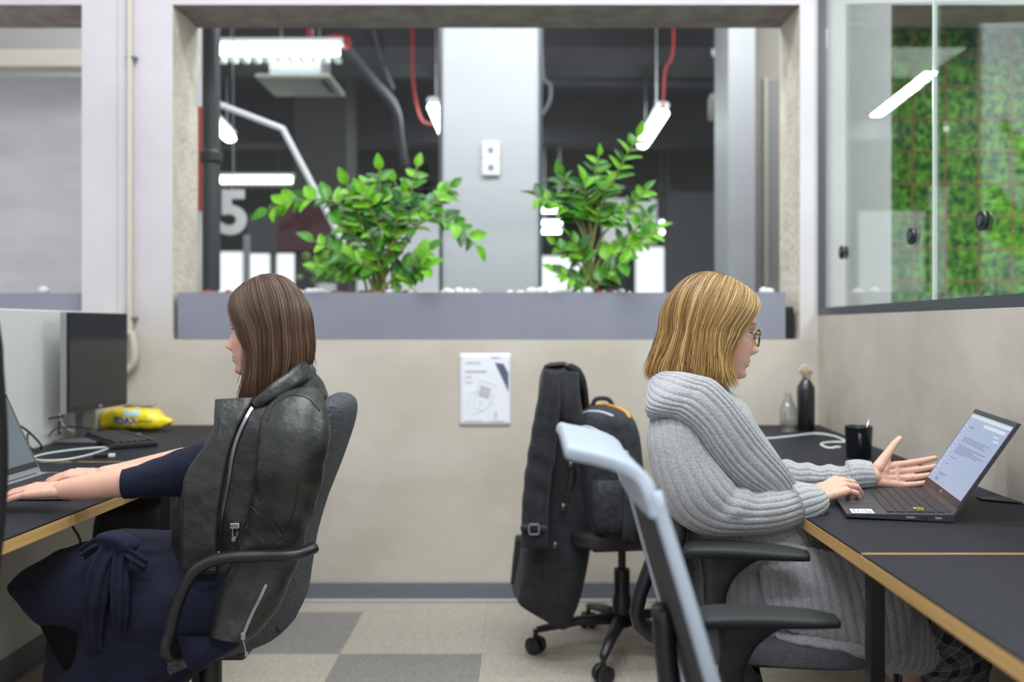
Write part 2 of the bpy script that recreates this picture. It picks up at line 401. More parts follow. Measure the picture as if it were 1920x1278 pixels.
def stone_me(name, mm, seed):
    q = MB(); q.ell((0, 0, 0), (1, 1, 1), 10)
    q.v = [tuple(V(a)*(1+.25*nz(a, 1.3, seed))) for a in q.v]; return q.build(name, mm, smooth=True)
s0 = [stone_me('white_stone', M_st, 1), stone_me('clay_pebble', M_cl, 2)]
cl_ranges = [(372, 430), (620, 780), (1095, 1180)]
wh_ranges = [(385, 470), (560, 640), (730, 900), (980, 1110), (1130, 1180), (1425, 1450), (950, 985)]
def put_stone(k, px, d, r, sc, used=[False, False]):
    o = s0[k] if not used[k] else s0[k].copy()
    if used[k]: COL.objects.link(o)
    used[k] = True
    p = P(px, 548, d); o.location = (p.x, d, 1.291+r*.6)
    o.scale = (r*sc[0], r*sc[1], r*sc[2]); o.rotation_euler = (0, 0, random.random()*6)
    if k == 0: tag(o, 'small white stone lying on top of the long grey planter', 'stone', 'white stones in the long planter')
    else: tag(o, 'reddish clay pebble lying on top of the long grey planter', 'pebble', 'clay pebbles in the long planter')
for a, b_ in cl_ranges:
    n = int((b_-a)/7)
    for i in range(n): put_stone(1, a+(b_-a)*random.random(), random.uniform(4.13, 4.3), random.uniform(.011, .016), (1.2, 1, .8))
for a, b_ in wh_ranges:
    n = max(1, int((b_-a)/9))
    for i in range(n): put_stone(0, a+(b_-a)*(i+random.random())/n, random.uniform(4.12, 4.3), random.choice([.010, .013, .018, .022]), (1.2, 1, .85))
o = s0[0].copy(); COL.objects.link(o); o.location = (P(82, 548, 4.2).x, 4.2, 1.31); o.scale = (.032, .025, .02)
if 'group' in o: del o['group']
tag(o, 'white stone on the short planter in the far left opening', 'stone')

# ================================================================== ZZ PLANTS
def leaf_mesh(name, mm):
    q = MB(); n = 8; rows = []
    for i in range(n+1):
        s = i/n; wd_ = .5*math.sin(PI*min(s**.75, 1))**.8*.60 if 0 < s < 1 else 0.004
        zc = -.18*s*s
        for k, xx in enumerate((-1, -.5, 0, .5, 1)): q.v.append((s, xx*wd_, zc+abs(xx)*wd_*.35))
    for i in range(n):
        for k in range(4): q.f.append((i*5+k, i*5+k+1, (i+1)*5+k+1, (i+1)*5+k))
    q.m = [0]*len(q.f); return q
def green(name, a, b2): return mat(name, a, .36, noise_s=3, col2=b2, spec=.45)
M_lf = [green('leaf_bright', (.10, .33, .008), (.17, .45, .015)), green('leaf_mid', (.035, .17, .008), (.07, .26, .012)), green('leaf_dark', (.012, .075, .01), (.025, .13, .015))]
for m_ in M_lf: m_.node_tree.nodes['Principled BSDF'].inputs['Subsurface Weight'].default_value = 0
M_stem = mat('leaf_stalk', (.16, .26, .05), .5, noise_s=12, col2=(.24, .2, .08))
lf = []
for k, m_ in enumerate(M_lf):
    q = leaf_mesh('leaf', m_); me = bpy.data.meshes.new('leaf'); me.from_pydata(q.v, [], q.f); me.materials.append(m_)
    me.polygons.foreach_set('use_smooth', [True]*len(me.polygons)); lf.append(me)
def zz(label, base, stems):
    bp = P(base[0], 548, base[1]); t = thing('zz_plant', label, 'plant', (bp.x, bp.y, 1.27))
    for st in stems:
        pts = [V((bp.x+random.uniform(-.06, .06), base[1]+random.uniform(-.03, .03), 1.262))]
        dd = st[0]
        for j, (x, y) in enumerate(st[1]): pts.append(P(x, y, base[1]+dd*(j+1)/len(st[1])))
        cv = curve(pts, 26); m = MB(); m.tube(cv, [.0062*(1-.75*i/25)+.001 for i in range(26)], 7); m.build('stalk', M_stem, t, smooth=True)
        n = st[2]; t0 = st[3]; L = sum((cv[i+1]-cv[i]).length for i in range(25))
        roll = random.uniform(-.6, .6)
        for i in range(n):
            s = t0+(1-t0)*i/(n-1) if n > 1 else 1
            f = min(s*25, 24.999); i0 = int(f); p = cv[i0].lerp(cv[i0+1], f-i0); T = (cv[min(i0+1, 25)]-cv[max(i0-1, 0)]).normalized()
            up = V((random.uniform(-.3, .3), -.75, .55)); side = T.cross(up).normalized()
            if i == n-1: dirs = [T]
            else: dirs = [(T*.55+side*.85).normalized(), (T*.55-side*.85).normalized()]
            for d_ in dirs:
                d_ = (d_+V((random.uniform(-.15, .15), random.uniform(-.35, .2), random.uniform(-.1, .2)))).normalized()
                ln = st[4]*1.45*(.75+.35*random.random())*(1-.25*s)
                nn = (up+T*.3+V((random.uniform(-.4, .4), random.uniform(-.3, .3), random.uniform(-.3, .3)))).normalized()
                yv = nn.cross(d_).normalized(); zv = d_.cross(yv)
                M = Matrix((d_*ln, yv*ln, zv*ln)).transposed().to_4x4()
                lo = bpy.data.objects.new('leaf', random.choice([lf[0], lf[0], lf[1], lf[1], lf[2]])); COL.objects.link(lo); lo.parent = t
                M.translation = p-t.location; lo.matrix_local = M
    return t
S1 = [(-.05, [(700, 470), (640, 385), (560, 376), (503, 394)], 9, .45, .078),
      (.0, [(740, 470), (800, 412), (850, 420), (892, 460)], 7, .5, .075),
      (.05, [(735, 460), (765, 380), (782, 312)], 6, .5, .07), (-.05, [(720, 450), (712, 380), (712, 318)], 6, .45, .07),
      (.04, [(760, 460), (810, 385), (846, 352)], 8, .45, .07), (-.08, [(690, 450), (672, 400), (650, 345)], 7, .4, .07),
      (-.12, [(680, 500), (640, 475), (588, 452)], 7, .3, .07), (-.13, [(680, 520), (640, 505), (592, 500)], 7, .3, .062),
      (-.12, [(750, 510), (780, 490), (806, 468)], 7, .3, .07), (-.15, [(745, 530), (780, 515), (806, 498)], 6, .3, .065),
      (-.08, [(715, 460), (700, 400), (682, 362)], 7, .35, .07), (-.1, [(735, 470), (745, 410), (755, 362)], 7, .35, .07),
      (.06, [(700, 440), (690, 380), (700, 345)], 6, .4, .07), (-.06, [(700, 490), (670, 450), (640, 420)], 6, .35, .065),
      (-.1, [(725, 480), (760, 430), (775, 392)], 7, .3, .065), (-.16, [(700, 510), (665, 490), (640, 470)], 5, .4, .06),
      (-.15, [(712, 500), (700, 460), (690, 430)], 6, .3, .06), (.08, [(735, 450), (760, 400), (740, 340)], 6, .4, .065)]
S2 = [(-.05, [(1110, 450), (1150, 340), (1195, 255)], 7, .62, .07), (-.02, [(1105, 440), (1112, 350), (1122, 292)], 6, .55, .065),
      (-.1, [(1095, 450), (1060, 390), (1002, 366)], 8, .5, .07), (-.06, [(1098, 440), (1075, 380), (1052, 330)], 7, .5, .07),
      (.03, [(1125, 450), (1175, 400), (1210, 358)], 7, .5, .062), (-.08, [(1135, 490), (1190, 460), (1230, 432)], 8, .35, .07),
      (-.02, [(1130, 480), (1190, 430), (1215, 400)], 6, .5, .06), (-.14, [(1095, 510), (1065, 480), (1040, 456)], 4, .5, .055),
      (-.14, [(1092, 530), (1065, 520), (1038, 508)], 6, .3, .06), (-.08, [(1108, 440), (1100, 390), (1095, 340)], 8, .5, .072),
      (-.1, [(1112, 450), (1125, 390), (1140, 345)], 7, .5, .07), (-.16, [(1125, 530), (1150, 505), (1175, 490)], 6, .35, .07),
      (-.13, [(1095, 500), (1088, 470), (1070, 445)], 5, .4, .06), (-.06, [(1112, 440), (1135, 410), (1160, 395)], 6, .5, .06)]
zz('leafy plant with a long branch arching left, left of the grey pillar', (712, 4.2), S1)
zz('leafy plant with one tall branch leaning right, right of the grey pillar', (1108, 4.2), S2)

# ================================================================== BACK ROOM (seen through the windows)
M_dk = mat('dark_ceiling', (.030, .030, .036), .7, noise_s=1.5, col2=(.05, .05, .058))
M_dk2 = mat('dark_brown_plaster', (.05, .047, .042), .8, noise_s=1.2, col2=(.07, .066, .06))
m = MB(); m.lim(-7, 6, GY+.02, 14, 3.3, 3.4); struct(m.build('ceiling.001', M_dk), 'dark ceiling of the back room')
m = MB(); m.lim(-7, 6, GY+.02, 14, -.1, 0); struct(m.build('floor.001', mat('back_floor', (.2, .19, .18), .8)), 'floor of the back room')
m = MB(); m.lim(-7, 6, 12.7, 12.9, 0, 3.3); struct(m.build('wall_far', M_dk2), 'dark far wall of the back room')
def pxbox(name, mm, x0, x1, y0, y1, d, dep=.1, bev=0, floor=False):
    a = P(x0, y1, d); b_ = P(x1, y0, d)
    if floor: a.z = 0
    if b_.z > 3.25: b_.z = 3.295
    if a.z < 0: a.z = 0
    q = MB(); q.lim(a.x, b_.x, d, d+dep, a.z, b_.z, bev=bev); return q.build(name, mm)
# beams across the ceiling
for lb, yb, z0, z1, mm in (('nearest', 6.9, 3.02, 3.3, M_dk), ('middle', 9.2, 2.9, 3.3, M_dk), ('farthest', 11.0, 2.75, 3.3, M_dk2)):
    q = MB(); q.lim(-6.5, 5.5, yb, yb+.35, z0, z1); struct(q.build('trim_3', mm), lb+' dark concrete beam of the back room')
M_pil = mat('grey_pillar_paint', (.42, .43, .46), .6)
o = pxbox('trim_4', M_pil, 830, 1010, -40, 900, 5.5, .5); struct(o, 'light grey pillar standing behind the wide window')
q = MB(); a = P(1010, 0, 5.5); q.lim(a.x+.001, a.x+.02, 5.49, 5.99, 0, 3.29); struct(q.build('trim_5', M_frame), 'thin dark frame on the right edge of the pillar')
q = MB(); a = P(830, 0, 5.5); q.lim(a.x-.02, a.x-.001, 5.49, 5.99, 0, 3.29); struct(q.build('trim_6', M_frame), 'thin dark frame on the left edge of the pillar')
o = pxbox('trim_7', mat('grey_pillar_paint_b', (.33, .34, .37), .6), 1366, 1416, -40, 900, 5.6, .4); struct(o, 'narrow grey pillar near the right end of the window')
o = pxbox('wall_side', mat('far_beige', (.42, .40, .36), .7), 1416, 1600, -40, 900, 5.9, .2); struct(o, 'beige wall strip behind the right end of the window')
d1 = bpy.data.objects.new('door_1', None); COL.objects.link(d1); struct(d1, 'pale door frame behind the right end of the window')
for nm, c in (('frame', (1432, 1440, 145, 900)), ('leaf_panel', (1441, 1475, 150, 900))):
    a = P(c[0], c[3], 5.85); b_ = P(c[1], c[2], 5.85); q = MB(); q.lim(a.x, b_.x, 5.84 if nm == 'frame' else 5.87, 5.895, max(a.z, 0), b_.z)
    q.build(nm, mat('door_'+nm, (.55, .54, .5) if nm == 'frame' else (.30, .31, .31), .6), d1)
for yy in (282, 314):
    tt = 'upper' if yy == 282 else 'lower'
    a = P(904, yy+16, 5.5); b_ = P(937, yy-16, 5.5); q = MB(); q.lim(a.x, b_.x, 5.478, 5.499, a.z, b_.z, bev=.008)
    t = q.build('light_switch', M_wht); tag(t, tt+' white square switch plate on the light grey pillar', 'switch')
    q = MB(); q.lim((a.x+b_.x)/2-.014, (a.x+b_.x)/2+.014, 5.470, 5.4775, (a.z+b_.z)/2-.014, (a.z+b_.z)/2+.014, bev=.003); q.build('rocker', M_grey, t)
# hanging lamps
def lamp(label, p0, p1, r=.06, teeth=0, flat=False):
    p0 = V(p0); p1 = V(p1); mid = (p0+p1)/2; t = thing('hanging_lamp', label, 'lamp', mid)
    T = (p1-p0).normalized(); s = T.cross(V((0, 0, 1))).normalized()
    q = MB(); q.tube([p0+V((0, 0, r*.9)), p1+V((0, 0, r*.9))], r*.85, 12, flat=.55, up=(0, 0, 1)); q.build('lamp_case', M_lampc, t, smooth='auto')
    q = MB(); q.tube([p0+T*.03, p1-T*.03], r*.8, 12, flat=.7, up=(0, 0, 1)); q.build('lamp_tube', M_lamp, t, smooth='auto')
    if teeth:
        q = MB()
        for i in range(teeth):
            c = p0.lerp(p1, (i+.5)/teeth)+V((0, 0, -r*.95)); q.box(c, (.04, r*1.8, r*.5), bev=.005)
        g = q.build('louvre', M_lampc, t); 
    q = MB()
    for k in (.25, .8):
        c = p0.lerp(p1, k); q.cyl(c+V((0, 0, r)), V((c.x, c.y, 3.3)), .006, 6)
    q.build('suspension_wire', M_silver, t)
    return t
lamp('long bright hanging lamp at the top left of the wide window', P(362, 95, 6.3), P(643, 95, 6.3), .06, 13)
lamp('slanting bright hanging lamp right of the pillar above the right plant', P(1242, 212, 6.2), P(1205, 272, 8.2), .055)
lamp('small bright hanging lamp at the upper right of the window', P(1335, 112, 6.9), P(1364, 112, 7.0), .055)
lamp('short bright hanging lamp beside the left edge of the grey pillar', P(812, 200, 6.4), P(832, 250, 8.2), .05)
lamp('slanting bright hanging lamp behind the black pipe', P(395, 225, 6.6), P(432, 260, 7.6), .055)
lamp('long bright lamp low in the distance right of the black pipe', P(405, 337, 11), P(552, 337, 11), .055, 12)
for i, (x0, x1, y) in enumerate(((1008, 1060, 395), (1008, 1058, 418), (1008, 1056, 434), (1234, 1256, 418), (1234, 1256, 435), (1005, 1050, 337))):
    nm = ['top one of three short lamps', 'middle one of three short lamps', 'bottom one of three short lamps', 'upper of two tiny lamps', 'lower of two tiny lamps', 'lone short lamp'][i]
    lamp(nm+(' in the distance right of the pillar' if i < 3 or i == 5 else ' in the distance right of the right plant'), P(x0, y, 9.4+.4*i), P(x1, y, 9.4+.4*i), .032)
# red cables
M_red = mat('red_cable', (.45, .03, .03), .5)
def cable(name, label, pts, r, mm, n=30, cat='cable'):
    q = MB(); q.tube(curve(pts, n), r, 8); return tag(q.build(name, mm, smooth=True), label, cat)
cable('cable', 'red cable looping over the long bright lamp at the top left', [V((P(578, 60, 6.3).x, 6.3, 3.3)), P(580, 72, 6.3), P(590, 78, 6.3), P(625, 68, 6.3), P(655, 75, 6.3), P(648, 92, 6.3)], .014, M_red)
cable('cable', 'thin red cable hanging left of the grey pillar', [V((P(773, 75, 6.5).x, 6.5, 3.3)), P(774, 120, 6.5), P(778, 180, 6.5), P(790, 225, 6.5), P(812, 235, 6.5)], .010, M_red)
cable('cable', 'thin red cable hanging over the slanting lamp on the right', [V((P(1262, 60, 6.2).x, 6.2, 3.3)), P(1262, 95, 6.2), P(1248, 130, 6.2), P(1245, 165, 6.2), P(1243, 205, 6.2)], .008, M_red)
cable('cable', 'grey cable loop beside the right edge of the pillar', [V((P(1014, 135, 6.2).x, 6.2, 3.3)), P(1018, 135, 6.2), P(1032, 160, 6.2), P(1030, 190, 6.2), P(1016, 215, 6.2)], .010, M_grey)
M_duct = mat('dark_duct', (.07, .07, .085), .5)
cable('duct_pipe', 'dark round duct running down across the back room ceiling', [P(650, 85, 6.6), P(700, 150, 6.9), P(740, 200, 7.3), P(750, 260, 7.8), P(760, 310, 8)], .035, M_duct, cat='pipe')
cable('duct_pipe', 'dark thin conduit along the back room ceiling right of the ceiling unit', [P(700, 55, 6.8), P(715, 110, 6.9), P(735, 165, 7.2)], .02, M_duct, cat='pipe')
cable('duct_pipe', 'dark pipe under the ceiling right of the pillar', [P(1010, 150, 8.2), P(1365, 155, 8.2)], .05, M_duct, 6, cat='pipe')
# ceiling cassette unit
t = thing('air_conditioner', 'white ceiling air conditioning cassette hanging in the back room', 'air conditioner', P(560, 160, 7.2))
M_ac = mat('cassette_cream', (.42, .42, .38), .6)
q = MB(); q.lim(-1.725, -1.235, 6.3, 6.83, 2.775, 2.80, bev=.006); q.build('cover', M_ac, t)
q = MB(); q.lim(-1.66, -1.32, 6.4, 6.75, 2.801, 3.01, bev=.01); q.build('body', mat('unit_steel', (.3, .31, .34), .5), t)
q = MB(); q.lim(-1.31, -1.28, 6.36, 6.7, 2.768, 2.7745, bev=.002); q.build('air_slot', M_black, t)
q = MB()
for x_ in (-1.62, -1.36): q.cyl((x_, 6.57, 3.01), (x_, 6.57, 3.3), .008, 6)
q.build('threaded_rod', M_silver, t)
t = thing('air_conditioner', 'pale ceiling unit partly hidden at the right edge of the window', 'air conditioner', P(1350, 180, 7.2))
q = MB(); a = P(1332, 188, 7); q.add([(a.x, 7.0, a.z), (a.x+.5, 7.0, a.z), (a.x+.5, 7.8, a.z+.02), (a.x+.14, 7.8, a.z+.02), (a.x, 7.0, a.z+.05), (a.x+.5, 7.0, a.z+.05), (a.x+.5, 7.8, a.z+.2), (a.x+.14, 7.8, a.z+.2)],
     [(0, 3, 2, 1), (4, 5, 6, 7), (0, 1, 5, 4), (1, 2, 6, 5), (2, 3, 7, 6), (3, 0, 4, 7)]); q.build('cover', M_ac, t)
q = MB(); q.cyl((a.x+.3, 7.4, a.z+.05), (a.x+.3, 7.4, 3.3), .02, 8); q.build('threaded_rod', M_silver, t)
# black pipe, red pillar strip
q = MB(); a = P(396, 0, 4.55); q.tube([(a.x, 4.55, 0), (a.x, 4.55, 3.29)], .041, 24)
pp = thing('drain_pipe', 'thick black vertical pipe behind the left end of the window', 'pipe', (a.x, 4.55, 0)); q.build('tube', mat('black_pipe', (.035, .035, .042), .5), pp, smooth='auto')
q = MB(); q.lathe((a.x, 4.55, 1.92), [(.045, 0), (.052, .01), (.052, .05), (.045, .06)]); q.build('pipe_coupling', M_black, pp, smooth='auto')
o = pxbox('red_panel', mat('red_board', (.36, .03, .02), .6), 352, 378, 200, 395, 5.2, .03); tag(o, 'narrow red board hanging behind the black pipe', 'board')
q = MB(); q.cyl((o.data.vertices[0].co.x+.04, 5.215, P(0, 200, 5.2).z), (o.data.vertices[0].co.x+.04, 5.215, 3.3), .004, 6); q.build('hanging_wire', M_silver, o)
# white bent strip and number 5 on inner glazing
q = MB(); d = 5.35
q.tube([P(340, 168, d), P(530, 241, d), P(650, 468, d)], .017, 4, flat=.4, up=(0, 1, 0))
tag(q.build('zigzag_strip', mat('white_strip', (.62, .62, .66), .5)), 'white bent strip slanting down behind the left plant', 'strip')
Mt = Matrix.Translation(P(437, 402, 6.0)) @ Matrix.Rotation(PI/2, 4, 'X')
q = text_mb('5', .37, .02, Mt, .012); sg0 = q; sg = tag(q.build('number_sign', mat('sign_white', (.75, .75, .76), .5, emit=((.8, .8, .8), 0.0))), 'large white number 5 hanging right of the black pipe', 'sign')
Mt = Matrix.Translation(P(368, 402, 6.0)) @ Matrix.Rotation(PI/2, 4, 'X')
q = text_mb('3', .37, .02, Mt, .012); tag(q.build('number_sign', MATS['sign_white']), 'large white number 3 mostly hidden behind the black pipe', 'sign')
q = MB(); q.cyl((P(437, 0, 6).x, 6.0, P(0, 365, 6).z), (P(437, 0, 6).x, 6.0, 3.3), .003, 6); q.build('hanging_wire', M_silver, sg)
sg2 = [o for o in COL.objects if o.name == 'number_sign.001'][0]; q = MB(); q.cyl((P(368, 0, 6).x, 6.0, P(0, 365, 6).z), (P(368, 0, 6).x, 6.0, 3.3), .003, 6); q.build('hanging_wire', M_silver, sg2)
# column, maroon panel, purple panel, bright far windows
o = pxbox('trim_8', mat('column_brown', (.045, .043, .042), .8), 552, 650, -60, 1200, 8.0, .5); struct(o, 'dark square column in the back room')
o = pxbox('maroon_board', mat('maroon', (.07, .015, .025), .6), 520, 650, 385, 470, 7.93, .069); tag(o, 'dark maroon board in front of the dark column', 'board')
o = pxbox('purple_panel', mat('purple', (.10, .08, .16), .6), 408, 505, 302, 330, 12.6, .099); tag(o, 'purple wall panel far behind the number sign', 'panel')
M_day = emis('daylight_window', (.90, .94, 1), 1.15); M_day2 = emis('daylight_window_dim', (.72, .75, .82), .6)
def farwin(n, lbl, x0, x1, y0, y1, d, mm):
    r = bpy.data.objects.new('window_%d' % n, None); COL.objects.link(r); struct(r, lbl)
    d = 12.63; a = P(x0, y1, d); b_ = P(x1, y0, d)
    q = MB(); q.lim(a.x, b_.x, d+.02, d+.04, a.z, b_.z); q.build('pane', mm, r)
    for (u0, u1, v0, v1) in ((a.x-.05, a.x, a.z, b_.z), (b_.x, b_.x+.05, a.z, b_.z), (a.x-.05, b_.x+.05, b_.z, b_.z+.05)):
        q = MB(); q.lim(u0, u1, d, d+.0695, v0, v1); q.build('frame', M_frame, r)
farwin(4, 'bright window low behind the black pipe', 412, 455, 472, 570, 12.6, M_day)
farwin(5, 'bright window low behind the number sign', 466, 552, 472, 570, 12.6, M_day)
farwin(6, 'bright window behind the left plant', 652, 700, 330, 570, 12.4, M_day2)
farwin(7, 'bright window between the left plant and the pillar', 704, 826, 400, 570, 12.4, M_day2)
farwin(8, 'bright low window behind the right plant', 1010, 1110, 480, 570, 12.4, M_day)
farwin(9, 'white window right of the right plant', 1192, 1256, 463, 570, 12.4, M_day)
farwin(10, 'pale window above and behind the right plant', 1130, 1232, 372, 462, 12.4, M_day2)
o = pxbox('cabinet', mat('grey_block', (.09, .09, .10), .7), 1256, 1364, 360, 700, 9.5, .4, floor=True); tag(o, 'dark grey cabinet block right of the right plant', 'cabinet')
o = pxbox('wall_panel', mat('grey_panel', (.13, .13, .14), .7), 1232, 1364, 262, 358, 12.6, .099); tag(o, 'mid grey panel under the ceiling far right', 'panel')
o = pxbox('vent_grille', mat('pale_metal', (.35, .35, .42), .5), 505, 552, 302, 325, 12.55, .149); tag(o, 'pale metal vent high on the far wall left', 'vent')
o = pxbox('vent_grille', MATS['pale_metal'], 655, 735, 302, 312, 12.55, .149); tag(o, 'pale metal vent high on the far wall behind the left plant', 'vent')
o = pxbox('vent_grille', MATS['pale_metal'], 1202, 1255, 297, 314, 12.55, .149); tag(o, 'pale metal vent high on the far wall right of the right plant', 'vent')
o = pxbox('metal_post', mat('post_grey', (.3, .3, .34), .5), 456, 466, 440, 700, 6.2, .04, floor=True); tag(o, 'slim grey post under the number sign', 'post')
t = thing('desk_monitor', 'monitor with a grey back far behind, left of the left plant', 'monitor', P(510, 545, 8.8))
q = MB(); a = P(462, 475, 8.9); b_ = P(556, 400, 8.9); q.lim(a.x, b_.x, 8.9, 8.94, a.z, b_.z, bev=.01); q.build('screen_back', mat('far_monitor', (.12, .12, .13), .5), t)
q = MB(); q.lim((a.x+b_.x)/2-.03, (a.x+b_.x)/2+.03, 8.95, 8.98, .8, a.z+.1); q.build('stand', M_grey, t)
q = MB(); q.lim((a.x+b_.x)/2-.5, (a.x+b_.x)/2+.5, 8.7, 9.2, .74, .799); tb = q.build('far_desk', M_desk); tag(tb, 'desk in the back room under the far monitor', 'desk')
for x_ in (-.45, .45): q = MB(); q.lim((a.x+b_.x)/2+x_-.02, (a.x+b_.x)/2+x_+.02, 8.93, 8.97, 0, .74); q.build('leg', M_blackm, tb)
# small potted plant far behind
t = thing('potted_plant', 'pale green round plant in a white pot far behind the left plant', 'plant', P(610, 545, 6.4))
q = MB()
for i in range(60):
    c = P(612, 500, 6.4)+V((random.gauss(0, .07), random.gauss(0, .05), random.gauss(0, .045))); q.ell(c, (.025, .02, .02), 6)
o = q.build('foliage', mat('pale_foliage', (.20, .35, .08), .8, noise_s=20, col2=(.33, .45, .14)), t, smooth=True); o['kind'] = 'stuff'
q = MB(); c = P(612, 560, 6.4); q.lathe((c.x, 6.4, c.z-.1), [(.05, 0), (.07, .2), (.065, .2), (.045, .02)]); q.build('pot', M_wht, t, smooth='auto')
sd = thing('side_stand', 'grey stand under the far round plant', 'stand', (c.x, 6.4, 0)); q = MB(); q.lim(c.x-.12, c.x+.12, 6.28, 6.52, 0, c.z-.1015, bev=.01); q.build('body', M_grey, sd)
# beyond the far left opening
m = MB(); m.lim(-3.6, -1.75, 5.3, 5.4, 0, 2.52); struct(m.build('wall_concrete', mat('polished_concrete', (.52, .52, .55), .6, noise_s=2.2, col2=(.64, .64, .67), stretch=(.8, 1, 2))), 'polished concrete wall beyond the left opening')
m = MB(); m.lim(-3.6, -1.75, 5.15, 5.28, 2.54, 2.63); struct(m.build('trim_9', mat('cream_beam', (.68, .64, .55), .6)), 'cream beam beyond the left opening')
m = MB(); m.lim(-3.6, -1.75, 5.4, 5.5, 2.0, 3.29); struct(m.build('wall_upper', mat('pale_upper', (.50, .52, .51), .7)), 'pale grey upper wall beyond the left opening')
area('left_bay_light', (-2.5, 4.85, 3.1), (0, 0, 0), 1.2, .3, 4)
area('side_wall_fill_light', (1.2, 4.9, 3.1), (math.radians(35), 0, 0), 1.2, .3, 16)  # unseen fill light, tilted to brighten the narrow pillar and beige wall strip
# ================================================================== MOSS WALL
def gridmesh(x0, x1, z0, z1, nx, nz_, fy):
    q = MB()
    for j in range(nz_+1):
        for i in range(nx+1):
            x = x0+(x1-x0)*i/nx; z = z0+(z1-z0)*j/nz_; q.v.append((x, fy(x, z), z))
    q.f = [(j*(nx+1)+i, j*(nx+1)+i+1, (j+1)*(nx+1)+i+1, (j+1)*(nx+1)+i) for j in range(nz_) for i in range(nx)]; q.m = [0]*len(q.f); return q
t = thing('moss_wall', 'bright green moss wall held by rusty wire grid, behind the side glazing', 'moss wall', (2.4, 4.6, 0))
q = gridmesh(1.42, 3.5, 1.0, 2.7, 230, 190, lambda x, z: 4.555+.035*nz((x*1.4, 0, z), 6, 1)+.020*nz((x*1.3, 0, z), 24, 3)+.014*nz((x, 0, z), 55, 5))
mm = mat('moss', (.012, .09, .006), .9, noise_s=30, col2=(.22, .55, .03), detail=12, bump=1, bump_s=70, lo=.38, hi=.62, stretch=(1.2, 1, .85))
o = q.build('moss', mm, t, smooth=True, fix=False); o['kind'] = 'stuff'
q = MB(); q.lim(1.40, 3.5, 4.62, 4.66, 0, 2.9); q.build('backing', M_black, t)
M_rust = mat('rusty_wire', (.30, .13, .06), .8)
for i in range(13):
    x = P(1710, 0, 4.5).x+.155*(i-1); q = MB(); q.cyl((x, 4.5, .95), (x, 4.5, 2.75), .0055, 6); q.build('wire', M_rust, t)
for i in range(11):
    z = P(0, 528, 4.49).z+.151*(i-1)
    q = MB(); q.cyl((1.42, 4.492, z), (3.4, 4.492, z), .0055, 6); q.build('wire', M_rust, t)
# wall conduit
t = thing('wall_conduit', 'beige vertical pipe with ribbed lower end on the pier at left', 'pipe', (-1.635, 4.05, 1.0))
q = MB(); q.tube([(-1.635, 4.055, 3.01), (-1.635, 4.055, 1.12)], .0125, 14); q.build('pipe', mat('beige_pvc', (.56, .52, .43), .5), t, smooth='auto')
pts = curve([P(247, 622, 4.05), P(252, 655, 4.05), P(250, 680, 4.05), P(236, 697, 4.05), P(222, 702, 4.05)], 60)
q = MB(); q.tube(pts, [.0145+.0025*(i % 2) for i in range(60)], 14); q.build('ribbed_hose', MATS['beige_pvc'], t, smooth=True)
for py in (108, 595):
    c = P(247, py, 4.06); q = MB(); q.box(c, (.045, .03, .012), bev=.003); q.build('clip', M_grey, t)
# poster
t = thing('poster', 'white printed notice with a dark diagonal band taped to the back wall', 'poster', P(909, 730, 4.07))
q = gridmesh(P(862, 0, 4.07).x, P(957, 0, 4.07).x, P(0, 798, 4.07).z, P(0, 662, 4.07).z, 12, 16, lambda x, z: 4.0765+.001*nz((x, 0, z), 12))
o = q.build('sheet', mat('paper', (.80, .82, .90), .7), t, smooth=True); so = o.modifiers.new('t', 'SOLIDIFY'); so.thickness = .0008
def pr(poly, mm, nm='print', d=4.0735):
    q = MB(); n = len(poly); vs = [P(862+(x-90)*95/760., 662+(y-100)*136/1080., d) for x, y in poly]; q.add(vs, [tuple(range(n))]); q.build(nm, mm, t)
M_pr = mat('print_navy', (.10, .11, .19), .7); M_prg = mat('print_grey', (.5, .51, .56), .7); M_prf = mat('print_faint', (.66, .67, .72), .7); M_prb = mat('print_teal', (.5, .68, .72), .7)
pr([(620, 240), (745, 255), (822, 400), (822, 670)], M_pr, 'diagonal_band')
for a in ((175, 355, 495, 380), (175, 430, 270, 460), (175, 515, 285, 535), (170, 1090, 430, 1112), (535, 1090, 750, 1115)): pr([(a[0], a[1]), (a[2], a[1]), (a[2], a[3]), (a[0], a[3])], M_prf if a[1] > 400 else M_prg, 'text_line')
for a in ((180, 225, 400, 250), (565, 140, 700, 168)): pr([(a[0], a[1]), (a[2], a[1]), (a[2], a[3]), (a[0], a[3])], M_prb, 'text_line')
pr([(410, 570), (560, 620), (520, 770), (365, 720)], M_prg, 'drawn_square')
pr([(610, 985), (645, 980), (640, 1060), (618, 1060)], M_prg, 'print_mark')
def stroke(pts):
    q = MB(); q.tube([P(862+(x-90)*95/760., 662+(y-100)*136/1080., 4.0735) for x, y in pts], .0007, 5); q.build('drawn_line', M_prf, t)
stroke([(400, 500), (620, 560), (540, 860)]); stroke([(400, 500), (310, 760), (310, 910), (440, 940), (540, 860)]); stroke([(260, 990), (340, 985), (440, 940)])
stroke([(360, 650), (250, 690), (200, 900)]); stroke([(580, 700), (610, 720), (590, 760), (560, 770)]); stroke([(540, 820), (600, 830), (560, 880)]); stroke([(380, 830), (420, 800), (440, 850), (400, 870), (380, 830)])

